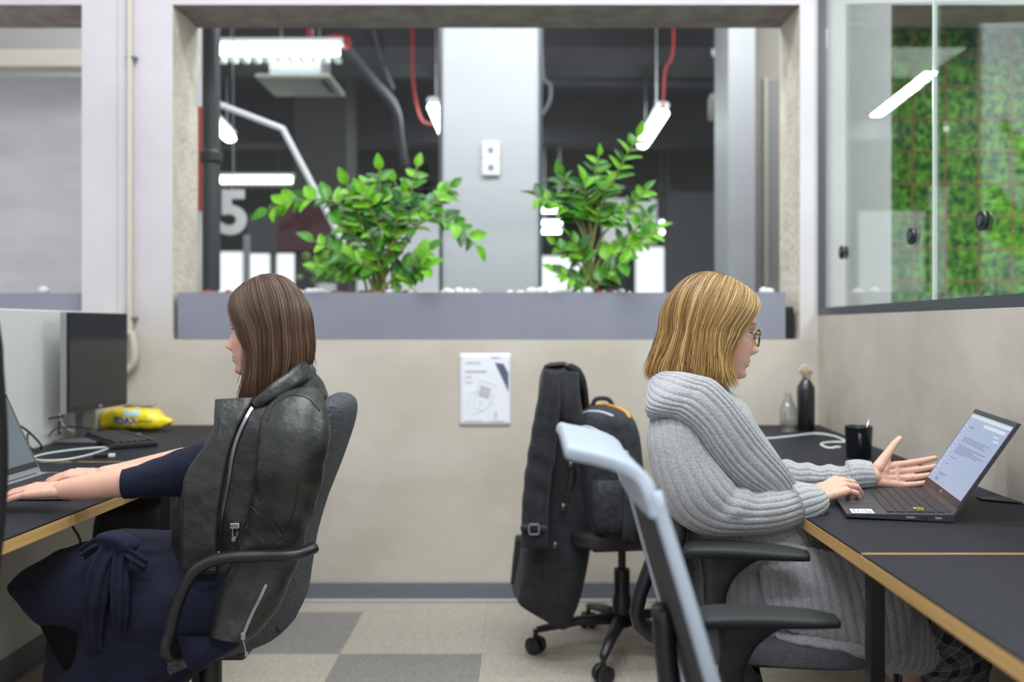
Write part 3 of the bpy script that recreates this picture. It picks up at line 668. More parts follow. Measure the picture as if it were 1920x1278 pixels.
# ================================================================== DESKS
def desk(label, x0a, x1a, x0b, x1b, ya, yb, front, legs, z=.742):
    """top runs from depth ya to yb; (x0,x1) at the near end and at the far end; front = which side has the plywood edge"""
    t = thing('desk', label, 'desk', ((x0a+x1a)/2, (ya+yb)/2, 0)); th = .028
    g = .0012
    q = MB(); q.add([(x0a, ya+g, z-.004), (x1a, ya+g, z-.004), (x1b, yb-g, z-.004), (x0b, yb-g, z-.004), (x0a, ya+g, z), (x1a, ya+g, z), (x1b, yb-g, z), (x0b, yb-g, z)],
        [(0, 3, 2, 1), (4, 5, 6, 7), (0, 1, 5, 4), (1, 2, 6, 5), (2, 3, 7, 6), (3, 0, 4, 7)]); q.build('worktop', M_desk, t)
    e = .0015 if front > 0 else .0015
    q = MB(); zz_ = z-.0042
    q.add([(x0a-e, ya+g*.4, z-th), (x1a+e, ya+g*.4, z-th), (x1b+e, yb-g*.4, z-th), (x0b-e, yb-g*.4, z-th), (x0a-e, ya+g*.4, zz_), (x1a+e, ya+g*.4, zz_), (x1b+e, yb-g*.4, zz_), (x0b-e, yb-g*.4, zz_)],
        [(0, 3, 2, 1), (4, 5, 6, 7), (0, 1, 5, 4), (1, 2, 6, 5), (2, 3, 7, 6), (3, 0, 4, 7)]); q.build('plywood_core', M_ply, t)
    # thin pale lines of bare plywood at the ends of the top
    for yy, (xa, xb) in ((ya, (x0a, x1a)), (yb, (x0b, x1b))):
        s = 1 if yy == ya else -1
        q = MB(); q.lim(xa, xb, yy+.0002*s, yy+.0032*s, z-.004, z+.0004); q.build('end_strip', M_ply, t)
    for lx, ly in legs:
        q = MB(); q.lim(lx-.014, lx+.014, ly-.014, ly+.014, .002, z-th-.001, bev=.002); q.build('leg', M_blackm, t)
    ly = sorted({l[1] for l in legs}); lx = sorted({l[0] for l in legs})
    q = MB()
    for y_ in ly: q.lim(lx[0]+.014, lx[-1]-.014, y_-.012, y_+.012, z-th-.031, z-th-.001)
    q.build('cross_bar', M_blackm, t)
    return t
# right-hand row
S1y, S2y = 1.756, 2.857
def rx(y): return rwx(y)-.004
desk('dark desk at the right wall under the open laptop', .620, rx(S1y), .612, rx(S2y), S1y, S2y, 1, [(.655, S1y+.03), (.655, S2y-.05), (1.12, S1y+.03), (1.14, S2y-.05)])
desk('dark desk nearest the camera at the right, nothing on it', .622, rx(.7), .620, rx(S1y), .7, S1y, 1, [(.655, .75), (1.05, .75)])
desk('dark desk in the back right corner with mug and bottles', .612, rx(S2y), .612, rx(WY-.02), S2y, WY-.02, 1, [(.655, S2y+.05), (1.14, S2y+.05), (.655, 4.0), (1.16, 4.0)])
m = MB(); c = P(1866, 934, 2.30); m.add([(c.x-.035, c.y-.01, .7435), (c.x+.035, c.y-.06, .7435), (c.x+.035, c.y+.03, .7435), (c.x-.035, c.y+.02, .7435)], [(0, 1, 2, 3)]); m.v += [(a[0], a[1], .7465) for a in m.v[:4]]; m.f += [(4, 7, 6, 5), (0, 4, 5, 1), (1, 5, 6, 2), (2, 6, 7, 3), (3, 7, 4, 0)]; m.m = [0]*6
tag(m.build('cable_grommet', M_black), 'black cable grommet let into the desk behind the open laptop', 'grommet')
# left-hand row
desk('dark desk at the left under the working laptop of the dark haired woman', PX+.014, -1.048+.045, PX+.014, -.965, 1.75, 2.95, -1, [(-1.058, 2.9), (-1.634, 2.9), (-1.634, 1.85)])
desk('dark desk in the back left corner with monitor and keyboard', PX+.014, -.965, PX+.014, -.96, 2.95, WY-.02, -1, [(-1.0, 3.0), (-1.634, 3.0), (-1.0, 4.0), (-1.634, 4.0)])
# ================================================================== OFFICE CHAIRS
M_fab = mat('chair_fabric_grey', (.085, .085, .105), .9, noise_s=220, col2=(.13, .13, .155), bump=.3, bump_s=300)
M_mesh = mat('chair_mesh_dark', (.022, .023, .028), .8, noise_s=300, col2=(.05, .05, .06), bump=.3, bump_s=400)
M_lightfr = mat('pale_blue_grey_frame', (.36, .42, .50), .5)
def office_chair(label, loc, rz, frame_m, seat_m, mesh_m, top=1.0, padz=.575, w=.225, group=None, arms=True, roll=True, x0=-.235, lean=.1, lum=.045, fr=.014, padx=0, sz=.447):
    t = thing('office_chair', label, 'chair', (0, 0, 0), group)
    q = MB(); q.lathe((0, 0, 0), [(.022, .095), (.034, .10), (.034, .20), (.028, .21), (.028, .30), (.014, .302), (.014, .40)], 20); q.build('gas_lift', M_black, t, smooth='auto')
    for k in range(5):
        a = 2*PI*k/5+.5; d = V((math.cos(a), math.sin(a), 0)); s = V((-d.y, d.x, 0))
        q = MB(); q.tube([d*.03+V((0, 0, .125)), d*.16+V((0, 0, .115)), d*.30+V((0, 0, .085))], [.028, .022, .015], 8, flat=.8, up=(0, 0, 1)); q.build('base_leg', M_black, t, smooth=True)
        c = d*.305+V((0, 0, .032)); ax = (s*math.cos(.7)+d*math.sin(.7)).normalized()
        q = MB(); q.cyl(c+V((0, 0, .0)), c+V((0, 0, .055)), .009, 8); f = q.build('caster', M_black, t)
        for g in (-1, 1):
            q = MB(); q.tube([c+ax*g*.006, c+ax*g*.010, c+ax*g*.024, c+ax*g*.028], [.026, .030, .030, .024], 20); q.build('wheel', M_black, f, smooth='auto')
    q = MB(); q.box((0, 0, sz-.047), (.26, .22, .035), bev=.012); q.build('seat_plate', M_black, t)
    # seat cushion
    sh = []
    def pad(name, cx, cz, lx, ly, th, mm, e=4.5, sag=.01):
        N = 40; q = MB(); pr_ = [(0.0, -th/2), (.9, -th/2), (.985, -th*.3), (1, 0), (.985, th*.3), (.93, th*.46), (.8, th*.5), (.4, th*.5-sag*.7), (0.0001, th*.5-sag)]
        for (r, z) in pr_:
            for k in range(N):
                a = 2*PI*k/N; ca, sa = math.cos(a), math.sin(a)
                x = math.copysign(abs(ca)**(2/e), ca)*lx/2*r; y = math.copysign(abs(sa)**(2/e), sa)*ly/2*r
                zz_ = z-(.03*max(0, x/(lx/2)-.55)**1.5*1.2)
                q.v.append((cx+x, y, cz+zz_))
        M_ = len(pr_); q.f = [(i*N+k, i*N+(k+1) % N, (i+1)*N+(k+1) % N, (i+1)*N+k) for i in range(M_-1) for k in range(N)]; q.f.append(tuple((M_-1)*N+k for k in range(N))); q.m = [0]*len(q.f)
        return q.build(name, mm, t, smooth='auto')
    pad('seat', .02, sz, .50, .49, .06, seat_m)
    # back: side frames + top roll + mesh
    H0, H1 = .53, top
    def bx_(z):
        s = (z-H0)/(H1-H0); return x0-lean*(z-H0)+lum*math.sin(PI*s*.9)-roll*.05*max(0, s-.86)/.14*max(0, s-.86)/.14
    n = 22; zs = [H0+(H1-H0)*i/(n-1) for i in range(n)]
    def wid(z):
        s = (z-H0)/(H1-H0); return w*(.82+.18*math.sin(PI*min(1, s*1.1+.1)))*(1-.28*max(0, s-.85)/.15*.6)
    q = MB()
    for g in (-1, 1): q.tube([(bx_(z), g*wid(z), z) for z in (zs[:-3] if roll else zs)], .001+fr, 8, flat=1.3, up=(1, 0, 0))
    if not roll: q.tube([(bx_(H1), -wid(H1)+2*wid(H1)*i/8, H1+.006*math.sin(PI*i/8)) for i in range(9)], fr, 8)
    q.tube([(bx_(H0), -wid(H0)+2*wid(H0)*i/8, H0) for i in range(9)], .016, 8)
    bf = q.build('back_frame', frame_m, t, smooth=True)
    q = MB(); m_ = 14; zs = zs[:-3] if roll else zs; n = len(zs)
    for i, z in enumerate(zs):
        for j in range(m_+1):
            y = -1+2*j/m_; q.v.append((bx_(z)-(.008 if roll else .02)*(1-y*y)+(-.004 if roll else .012), wid(z)*y*(.97 if roll else 1), z))
    q.f = [(i*(m_+1)+j, i*(m_+1)+j+1, (i+1)*(m_+1)+j+1, (i+1)*(m_+1)+j) for i in range(n-1) for j in range(m_)]; q.m = [0]*len(q.f)
    o = q.build('back_mesh', mesh_m, t, smooth=True); md = o.modifiers.new('s', 'SOLIDIFY'); md.thickness = .012
    if roll:
        q = MB(); nn_ = 12; zz2 = [H1-.10+.11*i/nn_ for i in range(nn_+1)]
        for i, z in enumerate(zz2):
            cu = max(0, i/nn_-.45)/.55
            for j in range(m_+1):
                y = -1+2*j/m_; q.v.append((bx_(min(z, H1))-.010*(1-y*y)*(1-cu)+.004-.050*cu*cu, (wid(min(z, H1))+.006)*y*(1-.05*cu), z-.02*cu*cu+.012*(1-y*y)*(i/nn_)))
        q.f = [(i*(m_+1)+j, i*(m_+1)+j+1, (i+1)*(m_+1)+j+1, (i+1)*(m_+1)+j) for i in range(nn_) for j in range(m_)]; q.m = [0]*len(q.f)
        o = q.build('top_rail', frame_m, t, smooth=True); md = o.modifiers.new('s', 'SOLIDIFY'); md.thickness = .02; bb = o.modifiers.new('b', 'BEVEL'); bb.width = .007; bb.segments = 3
    q = MB(); q.tube(curve([(-.02, 0, .39), (-.16, 0, .39), (-.27, 0, .45), (bx_(.62)-.04, 0, .62), (bx_(.7)-.025, 0, .72)], 16), .018, 10, flat=1.6, up=(0, 1, 0)); q.build('back_support', M_black, t, smooth=True)
    if arms:
        for g in (-1, 1):
            px_ = padx
            q = loft([(V((px_+-.10, g*.272-.035, padz-.012)), V((px_+-.10, g*.272+.035, padz-.012)), .010), (V((px_+-.085, g*.272-.047, padz)), V((px_+-.085, g*.272+.047, padz)), .014),
                      (V((px_+.0, g*.272-.048, padz+.002)), V((px_+.0, g*.272+.048, padz+.002)), .014), (V((px_+.10, g*.272-.044, padz-.002)), V((px_+.10, g*.272+.044, padz-.002)), .011),
                      (V((px_+.148, g*.272-.03, padz-.006)), V((px_+.148, g*.272+.03, padz-.006)), .008)], 24, 24, 3.2, ydir=False)
            q.build('armrest', mat('soft_black_pad', (.014, .016, .0175), .6, spec=.35), t, smooth=True)
            st_ = [(padx+.0, .072, padz-.010, .272), (padx-.02, .050, padz-.030, .272), (padx-.035, .030, padz-.065, .274), (padx-.040, .022, padz-.12, .276), (padx*.6-.03, .021, sz+.02, .277), (-.02, .022, sz-.045, .268)]
            q = loft([(V((x_-w2, g*y_, z_)), V((x_+w2, g*y_, z_)), .016) for x_, w2, z_, y_ in st_], 20, 30, 2.6)
            q.box((-.02, g*.19, sz-.048), (.045, .17, .014), bev=.004)
            q.build('arm_post', M_black, t, smooth=True)
    t.location = loc; t.rotation_euler = (0, 0, rz)
    return t
office_chair('black swivel chair the blonde woman sits on, with two black armrests', (.548, 2.29, 0), math.radians(-9), M_black, M_fab, M_mesh, top=.90, padz=.685, padx=-.055, sz=.455, lean=.02, lum=.03, roll=0, x0=-.20)
office_chair('blurred swivel chair with pale blue grey back rim nearest the camera', (.530, 1.50, 0), 0, M_lightfr, M_fab, M_mesh, top=1.0, padz=.622, padx=-.100, w=.25, lean=.285, lum=.0, fr=.0065)
office_chair('black swivel chair under the hanging coat and backpack', (.36, 3.42, 0), math.radians(8), M_black, M_black, M_mesh, top=.90, arms=False, roll=0, w=.16)
office_chair('black high backed chair, its dark edge at the left border of the photo', (-1.108, 1.30, 0), math.radians(180), M_black, M_black, M_mesh, top=1.22, arms=False, w=.2, x0=-.235, roll=0, lean=.09, lum=-.03)

# ---------------- shell chair of the left woman
def shell_chair():
    D = 2.30
    t = thing('shell_chair', 'charcoal tweed shell chair with thin black arm loops, under the dark haired woman', 'chair', (P(430, 0, D).x, D, 0))
    prof = crom([P(x, y, D)[:] for x, y in ((630, 748), (642, 750), (650, 760), (650, 780), (643, 808), (622, 868), (594, 940), (574, 1010), (564, 1070), (554, 1125), (528, 1168), (480, 1188), (440, 1196), (400, 1202), (370, 1210))], 60)
    nv = 25; q = MB()
    for i, p in enumerate(prof):
        s = i/59; hw = .222*(.55+.45*math.sqrt(max(0, 1-(max(0, .2-s)/.2)**2)))*(1-.15*max(0, s-.9)/.1)
        curl = .060*(1-.45*max(0, .2-s)/.2)*(1-.8*max(0, s-.75)/.25)
        a = prof[min(i+1, 59)]-prof[max(i-1, 0)]; a = V((a[0], 0, a[2])).normalized(); nrm = V((a.z, 0, -a.x))  # towards the sitter
        if nrm.x > 0 and s < .5: nrm = -nrm
        if s >= .5 and nrm.z < 0: nrm = -nrm
        for j in range(nv):
            v = -1+2*j/(nv-1); c = V((p[0], D+hw*v, p[2]))+nrm*(curl*abs(v)**2.6); q.v.append(tuple(c))
    q.f = [(i*nv+j, i*nv+j+1, (i+1)*nv+j+1, (i+1)*nv+j) for i in range(59) for j in range(nv-1)]; q.m = [0]*len(q.f)
    mm = mat('tweed', (.025, .027, .036), .95, noise_s=260, col2=(.13, .135, .155), detail=2, bump=.5, bump_s=350, lo=.35, hi=.75)
    o = q.build('shell', mm, t, smooth=True); md = o.modifiers.new('s', 'SOLIDIFY'); md.thickness = .03; md.offset = 0
    b = o.modifiers.new('b', 'BEVEL'); b.width = .009; b.segments = 3
    for g in (-1, 1):
        dd = D+g*.262
        pts = [V((P(x, y, 2.04).x, dd, P(x, y, 2.04).z)) for x, y in ((560, 1034), (578, 1027), (560, 1018))] if False else []
        xs = [(583, 1028), (560, 1034), (500, 1037), (440, 1040), (400, 1048), (370, 1068), (350, 1100), (335, 1140), (325, 1180), (318, 1215), (330, 1232), (400, 1236)]
        pts = [V((P(x, y, 2.06).x, dd, P(x, y, 2.06).z)) for x, y in xs]
        pts = [V((p.x-(.09 if g > 0 else 0), p.y, p.z)) for p in pts]
        pts[0] = V((pts[0].x+.005, D+g*.232, pts[0].z)); pts[-1].y = D+g*.05; pts[-2].y = D+g*.2
        q = MB(); q.tube(curve(pts, 50), .0125, 10, flat=1.35, up=(0, 1, 0)); q.build('arm_loop', mat('arm_black', (.012, .012, .014), .38), t, smooth=True)
    c = V((P(395, 0, D).x, D, 0)); q = MB(); q.cyl(c+V((0, 0, .10)), c+V((0, 0, .40)), .026, 20); q.build('column', M_blackm, t, smooth='auto')
    q = MB(); q.box((c.x, D, .405), (.22, .2, .025), bev=.01); q.build('seat_plate', M_black, t)
    for k in range(4):
        a = PI/4+PI/2*k+.3; d = V((math.cos(a), math.sin(a), 0))
        q = MB(); q.tube([c+d*.02+V((0, 0, .12)), c+d*.30+V((0, 0, .035))], [.018, .014], 8); f = q.build('base_leg', M_blackm, t, smooth=True)
        q = MB(); e = c+d*.30; q.cyl(e+V((0, 0, .001)), e+V((0, 0, .025)), .018, 14); q.build('glide', M_black, f)
shell_chair()

# ================================================================== COAT + BACKPACK on the middle chair
def coat():
    D = 3.34
    t = thing('trench_coat', 'dark charcoal trench coat hanging over the back of the middle chair', 'coat', P(1040, 900, D))
    mm = mat('coat_cloth', (.017, .0175, .022), .8, noise_s=40, col2=(.025, .026, .032), sheen=.08, spec=.3, bump=.25, bump_s=60)
    def fold(s, a, p, L): return .006*math.sin(a*5+3*nz(p, 2, 1))*s**.4+.006*nz((p.x*1.4, p.y, p.z*.25), 14, 2)+.0015*nz(p, 24, 2)
    q = loft([S(1022, 684, 1062, 684, D, .05), S(1016, 705, 1080, 700, D, .10), S(1010, 760, 1092, 760, D, .13), S(1000, 830, 1105, 830, D, .13), S(992, 900, 1122, 905, D, .12),
              S(983, 980, 1118, 975, D, .115), S(974, 1040, 1104, 1040, D, .115), S(966, 1090, 1090, 1110, D, .11), S(963, 1108, 1077, 1150, D, .10), S(966, 1118, 1066, 1176, D, .09)], 72, 70, 2.6, fold)
    q.build('body', mm, t, smooth=True)
    Ds = D-.15
    def wr(s, a, p, L): return .0022*math.sin(s*60+5*nz(p, 8, 3))*max(0, 1-abs(s-.5)*3)+.005*nz((p.x, p.y, p.z*.4), 12, 4)
    q = loft([S(1018, 692, 1048, 700, Ds, .03), S(1008, 740, 1052, 745, Ds, .045), S(998, 800, 1046, 810, Ds, .045), S(986, 870, 1036, 880, Ds, .045), S(980, 930, 1028, 935, Ds, .042), S(977, 985, 1026, 985, Ds, .04), S(976, 1022, 1026, 1024, Ds, .038)], 40, 60, 2.2, wr)
    sl = q.build('sleeve', mm, t, smooth=True); b = q.bvh()
    q = MB(); 
    pts = [onsurf(b, x, 989+.05*(x-975), .004) for x in np.linspace(980, 1022, 9)]; pts = [p for p in pts if p]
    q.tube(pts, .012, 6, flat=1, up=(0, 0, 1)); q.build('cuff_strap', mm, sl, smooth=True)
    q = MB(); c = pts[len(pts)//2]-V((0, .012, 0))
    for dx in (-.016, .016): q.lim(c.x+dx-.002, c.x+dx+.002, c.y-.003, c.y+.003, c.z-.018, c.z+.018)
    for dz in (-.016, .016): q.lim(c.x-.018, c.x+.018, c.y-.003, c.y+.003, c.z+dz-.002, c.z+dz+.002)
    q.build('buckle', M_grey, sl)
    # storm flap, lapel and raised collar
    q = loft([S(1030, 694, 1085, 700, D-.10, .04), S(1030, 740, 1088, 745, D-.125, .03), S(1040, 775, 1094, 790, D-.13, .025), S(1060, 800, 1092, 812, D-.13, .008)], 32, 30, 2.4, lambda s, a, p, L: .004*nz(p, 12, 6)); q.build('storm_flap', mm, t, smooth=True)
    q = loft([S(1058, 690, 1072, 680, D-.03, .06), S(1066, 700, 1088, 688, D-.03, .07), S(1078, 720, 1098, 712, D-.02, .07), S(1086, 745, 1104, 740, D-.01, .06), S(1090, 765, 1104, 765, D, .05)], 32, 30, 2.2, lambda s, a, p, L: .006*nz(p, 18, 8)); q.build('collar', mat('collar_pile', (.012, .012, .015), .9, bump=1, bump_s=200), t, smooth=True)
    q = loft([S(1020, 685, 1066, 682, D-.02, .06), S(1030, 680, 1060, 678, D-.02, .05)], 24, 8, 2.4); q.build('neck_fold', mm, t, smooth=True)
    # skirt vent at the back edge
    q = loft([S(966, 1005, 985, 1005, D+.03, .03), S(961, 1050, 985, 1060, D+.03, .03), S(957, 1092, 980, 1095, D+.03, .03)], 20, 14, 2.5); q.build('back_vent', mm, t, smooth=True)
    for x, y in ((1070, 871), (1056, 950), (1041, 1022)):
        c = P(x, y, D-.135); q = MB(); q.ell(c, (.0125, .006, .0125), 16); q.ell(c-V((0, .004, 0)), (.009, .004, .009), 12); q.build('button', mat('button', (.03, .03, .03), .2, coat=1), t, smooth=True)
coat()
def backpack():
    D = 3.34
    t = thing('backpack', 'dark backpack with orange piping and pale zips standing on the middle chair', 'backpack', P(1140, 1000, D))
    mm = mat('pack_cloth', (.012, .013, .019), .85, noise_s=60, col2=(.03, .032, .042), bump=.3, bump_s=200); D2 = D-.02
    q = loft([S(1098, 762, 1158, 762, D2, .09), S(1084, 775, 1178, 775, D2, .14), S(1078, 800, 1192, 800, D2, .155), S(1080, 860, 1204, 860, D2, .16), S(1088, 930, 1212, 930, D2, .16), S(1096, 985, 1212, 985, D2, .155), S(1104, 1006, 1200, 1006, D2, .13)], 60, 50, 3, lambda s, a, p, L: .006*nz(p, 8, 9)); b = q.bvh()
    body = q.build('body', mm, t, smooth=True)
    q = loft([S(1110, 900, 1190, 900, D2-.13, .05), S(1108, 925, 1196, 925, D2-.14, .06), S(1110, 970, 1200, 975, D2-.14, .06), S(1116, 990, 1196, 992, D2-.14, .05)], 36, 24, 4, lambda s, a, p, L: .003*nz(p, 10, 2)); q.build('front_pocket', mm, t, smooth=True)
    def line(nm, pts, r, mt):
        pp = [onsurf(b, x, y, .001) for x, y in crom(pts, 30)]; pp = [p for p in pp if p]
        if len(pp) > 2: q = MB(); q.tube(pp, r, 8); q.build(nm, mt, t, smooth=True)
    line('orange_piping', [(1079, 774), (1095, 762), (1120, 758), (1150, 762), (1172, 772), (1181, 784)], .006, mat('orange_cord', (.72, .30, .02), .6))
    zp = mat('pale_zip', (.42, .50, .50), .5)
    line('zip', [(1082, 782), (1100, 772), (1125, 772), (1150, 780)], .005, zp)
    line('zip', [(1084, 802), (1100, 800), (1120, 808), (1140, 830), (1155, 868), (1165, 900), (1178, 930)], .005, zp)
    q = MB(); c = P(1147, 845, D2-.17); q.box(c, (.012, .008, .045), bev=.003); q.box(c-V((.0, 0, .035)), (.018, .008, .02), bev=.003); q.build('zip_pull', zp, t)
    q = loft([S(1168, 880, 1192, 885, D2-.20, .008), S(1170, 930, 1194, 935, D2-.215, .008), S(1168, 985, 1194, 985, D2-.215, .008), S(1166, 1010, 1190, 1015, D2-.20, .008)], 16, 20, 4); q.build('strap', mm, t, smooth=True)
    q = MB(); q.tube(curve([P(1110, 762, D2+.05), P(1118, 748, D2+.05), P(1140, 748, D2+.05), P(1150, 762, D2+.05)], 14), .008, 8); q.build('handle', mm, t, smooth=True)
backpack()

# ================================================================== LAPTOPS
def laptop(label, loc, rz, body_m, ang, w=.355, d=.235, hd=.235, mirror=False, screen_fn=None, sticker=False, ports=True, glow=None):
    """local x: from the user to the screen; near side at y=0, far side y=w"""
    t = thing('laptop', label, 'laptop', (0, 0, 0))
    th = .016
    q = MB(); q.add([(0, 0, .003), (d, 0, .001), (d, w, .001), (0, w, .003), (0, 0, .010), (d, 0, th), (d, w, th), (0, w, .010)],
                    [(0, 3, 2, 1), (4, 5, 6, 7), (0, 1, 5, 4), (1, 2, 6, 5), (2, 3, 7, 6), (3, 0, 4, 7)]); q.build('base', body_m, t)
    zt = lambda x: .010+(th-.010)*x/d
    q = MB(); x0, x1 = .012, .072; yc = w/2
    q.add([(x0, yc-.055, zt(x0)+.0003), (x1, yc-.055, zt(x1)+.0003), (x1, yc+.055, zt(x1)+.0003), (x0, yc+.055, zt(x0)+.0003)], [(0, 1, 2, 3)]); q.build('touchpad', mat('touchpad', (.045, .045, .05), .3), t)
    q = MB(); kx0, kx1, ky0, ky1 = .084, .205, .022, w-.022
    q.add([(kx0, ky0, zt(kx0)+.0003), (kx1, ky0, zt(kx1)+.0003), (kx1, ky1, zt(kx1)+.0003), (kx0, ky1, zt(kx0)+.0003)], [(0, 1, 2, 3)]); kb = q.build('keyboard_bed', mat('key_glow', (.12, .08, .10), .6), t)
    q = MB(); ny, nx = 15, 6; ky = (ky1-ky0)/ny; kx = (kx1-kx0)/nx
    q.box((0, 0, 0), (kx*.86, ky*.88, .0022), bev=.0006); k0 = q.build('key', mat('key_black', (.018, .018, .022), .45), kb)
    slope = math.atan2(th-.010, d)
    for i in range(nx):
        for j in range(ny):
            if i == 0 and 5 <= j <= 9:
                continue
            o = k0 if (i, j) == (0, 0) else k0.copy()
            if (i, j) != (0, 0): COL.objects.link(o)
            x = kx0+kx*(i+.5); o.location = (x, ky0+ky*(j+.5), zt(x)+.0016); o.rotation_euler = (0, -slope, 0)
    q = MB(); x = kx0+kx*.5; q.box((x, ky0+ky*7.5, zt(x)+.0016), (kx*.86, ky*4.9, .0022), bev=.0006); lab(q.build('key', MATS['key_black'], kb), 'wide space bar')
    # lid
    L = V((math.sin(ang), 0, math.cos(ang))); N = V((-math.cos(ang), 0, math.sin(ang)))   # along the lid; towards the user
    h0 = V((d-.002, 0, th-.002))
    def lid(u0, u1, v0, v1, n0, n1, q):
        vs = []
        for n in (n0, n1):
            for (v_, u_) in ((v0, u0), (v1, u0), (v1, u1), (v0, u1)): vs.append(h0+L*u_+N*n+V((0, v_, 0)))
        q.add(vs, [(0, 1, 2, 3), (4, 7, 6, 5), (0, 4, 5, 1), (1, 5, 6, 2), (2, 6, 7, 3), (3, 7, 4, 0)]); return q
    q = lid(0, hd, 0, w, -.005, 0, MB()); li = q.build('lid', body_m, t)
    q = lid(.018, hd-.003, .004, w-.004, .0001, .0012, MB()); q.build('bezel', M_black, li)
    q = lid(.034, hd-.012, .010, w-.010, .0013, .0016, MB()); scr = q.build('screen', mat('screen_glow_dim', (.02, .02, .02), .3, emit=((.22, .29, .32), .5)) if glow else mat('screen_glow', (.02, .02, .02), .3, emit=((.50, .62, .90), .62)), li)
    def mk(u0, u1, v0, v1, mm, nm='screen_mark'): lid(u0, u1, v0, v1, .0017, .00185, MB()).build(nm, mm, li)
    if glow: screen_fn = None
    T1 = mat('screen_text', (.08, .08, .1), .7, emit=((.25, .30, .45), .5)); T2 = mat('screen_bar', (.3, .3, .3), .7, emit=((.48, .55, .68), .5)); T3 = mat('screen_soft', (.3, .3, .3), .7, emit=((.45, .56, .85), .6))
    if screen_fn: screen_fn(mk, T1, T2, T3)
    q = MB(); q.cyl(h0+V((0, .03, -.002)), h0+V((0, w-.03, -.002)), .006, 10); q.build('hinge', M_black, t, smooth='auto')
    if ports:
        for x, ww, mm in ((.12, .018, M_grey), (.152, .012, M_black), (.178, .014, M_silver)):
            q = MB(); q.lim(x, x+ww, -.0006, .002, .005, .0095, bev=.0008); q.build('port', mm, t)
    if sticker:
        q = MB(); q.lim(.012, .058, .006, .054, .0103+.0005, .0118, bev=0); 
        q.v = [(a, b_, zt(a)+(.0004 if i % 2 == 0 else .0009)) for i, (a, b_, c_) in enumerate(q.v)]; lab(q.build('sticker', mat('sticker_white', (.72, .72, .72), .5), t), 'white printed sticker on the palm rest')
        q = MB()
        for k in range(5): q.lim(.018+k*.008, .020+k*.008, .012, .044-(k % 3)*.008, zt(.03)+.0012, zt(.03)+.0016)
        q.lim(.044, .054, .012, .020, zt(.05)+.0010, zt(.05)+.0014); q.build('sticker_print', T1, t)
        q = MB(); ya, yb, xa, xb = ky0+ky*1.0, ky0+ky*2.0, kx0+kx*3.02, kx0+kx*3.98; zt_ = zt(xb)+.0033
        for a in ((xa, xb, ya, ya+.002), (xa, xb, yb-.002, yb), (xa, xa+.002, ya, yb), (xb-.002, xb, ya, yb)): q.lim(a[0], a[1], a[2], a[3], zt_-.0006, zt_)
        lab(q.build('key_outline', mat('yellow_mark', (.75, .85, .02), .5), t), 'yellow outline around one key')
    t.location = loc; t.rotation_euler = (0, 0, rz)
    return t
def mail(mk, T1, T2, T3):
    mk(.212, .220, .012, .345, T2, 'browser_bar'); mk(.198, .206, .030, .20, T2, 'address_bar')
    for k in range(12): mk(.188-k*.0118, .1905-k*.0118, .318, .338-(k % 3)*.005, T3, 'menu_line')
    mk(.186, .190, .26, .30, T1, 'heading')
    R = random.Random(3)
    for k, (u, a, b_) in enumerate(((.160, .06, .285), (.155, .10, .285), (.150, .08, .285), (.138, .05, .285), (.133, .14, .285), (.128, .05, .285), (.123, .09, .285), (.118, .20, .285), (.104, .235, .285), (.060, .22, .285), (.056, .24, .285), (.085, .265, .285))): mk(u, u+.0026, a, b_, T1, 'text_line')
    mk(.186, .189, .05, .09, T2, 'text_line'); mk(.176, .180, .03, .07, T2, 'text_line')
    mk(.040, .048, .262, .278, T1, 'picture'); mk(.040, .050, .282, .290, T1, 'picture')
RL = math.radians(-12)
lt = laptop('open dark laptop showing a mail page, in front of the blonde woman', (.700, 2.075, .7430), RL, mat('laptop_graphite', (.065, .067, .075), .38, metal=.5), math.radians(33), sticker=True, screen_fn=mail, w=.36, d=.215)
m = text_mb('ASUS', .010, .0004, Matrix.Identity(4)); L = V((math.sin(math.radians(33)), 0, math.cos(math.radians(33)))); N = V((-math.cos(math.radians(33)), 0, math.sin(math.radians(33))))
m.v = [tuple(V((.213, .18, .014))+L*(.026+a[1])+V((0, -a[0], 0))+N*(.0016+a[2])) for a in m.v]
_loc, _rot = lt.location.copy(), lt.rotation_euler.copy(); lt.location = (0, 0, 0); lt.rotation_euler = (0, 0, 0); m.build('lid_lettering', M_silver, lt); lt.location = _loc; lt.rotation_euler = _rot
def plainscr(mk, T1, T2, T3):
    for k in range(5): mk(.17-k*.02, .173-k*.02, .05, .30, T2, 'text_line')
laptop('open silver laptop under the hands of the dark haired woman', (-1.07, 2.635, .7430), math.radians(180), M_silver, math.radians(24), w=.345, screen_fn=plainscr, ports=False, glow='dim')
# ================================================================== LEFT DESK THINGS
t = thing('monitor', 'slim black monitor standing on the back left desk', 'monitor', (-1.60, 3.55, .7425))
na, fa = V((-1.575, 3.36, 0)), V((-1.535, 3.77, 0)); dirv = (fa-na).normalized(); nv_ = V((dirv.y, -dirv.x, 0))
def slab(q, u0, u1, z0, z1, n0, n1):
    Lm = (fa-na).length; vs = []
    for n in (n0, n1):
        for (u, z) in ((u0, z0), (u1, z0), (u1, z1), (u0, z1)): p = na+dirv*u+nv_*n; vs.append((p.x, p.y, z-.0*n))
    return q.add(vs, [(0, 1, 2, 3), (4, 7, 6, 5), (0, 4, 5, 1), (1, 5, 6, 2), (2, 6, 7, 3), (3, 7, 4, 0)])
Lm = (fa-na).length
slab(MB(), 0, Lm, .850, 1.205, -.022, 0).build('case', mat('monitor_silver', (.35, .36, .38), .35, metal=.6), t)
slab(MB(), .002, Lm-.002, .852, 1.203, .0005, .006).build('screen_bezel', M_black, t)
slab(MB(), .008, Lm-.008, .872, 1.196, .0065, .0075).build('screen', mat('dark_screen', (.012, .012, .015), .12, spec=.6), t)
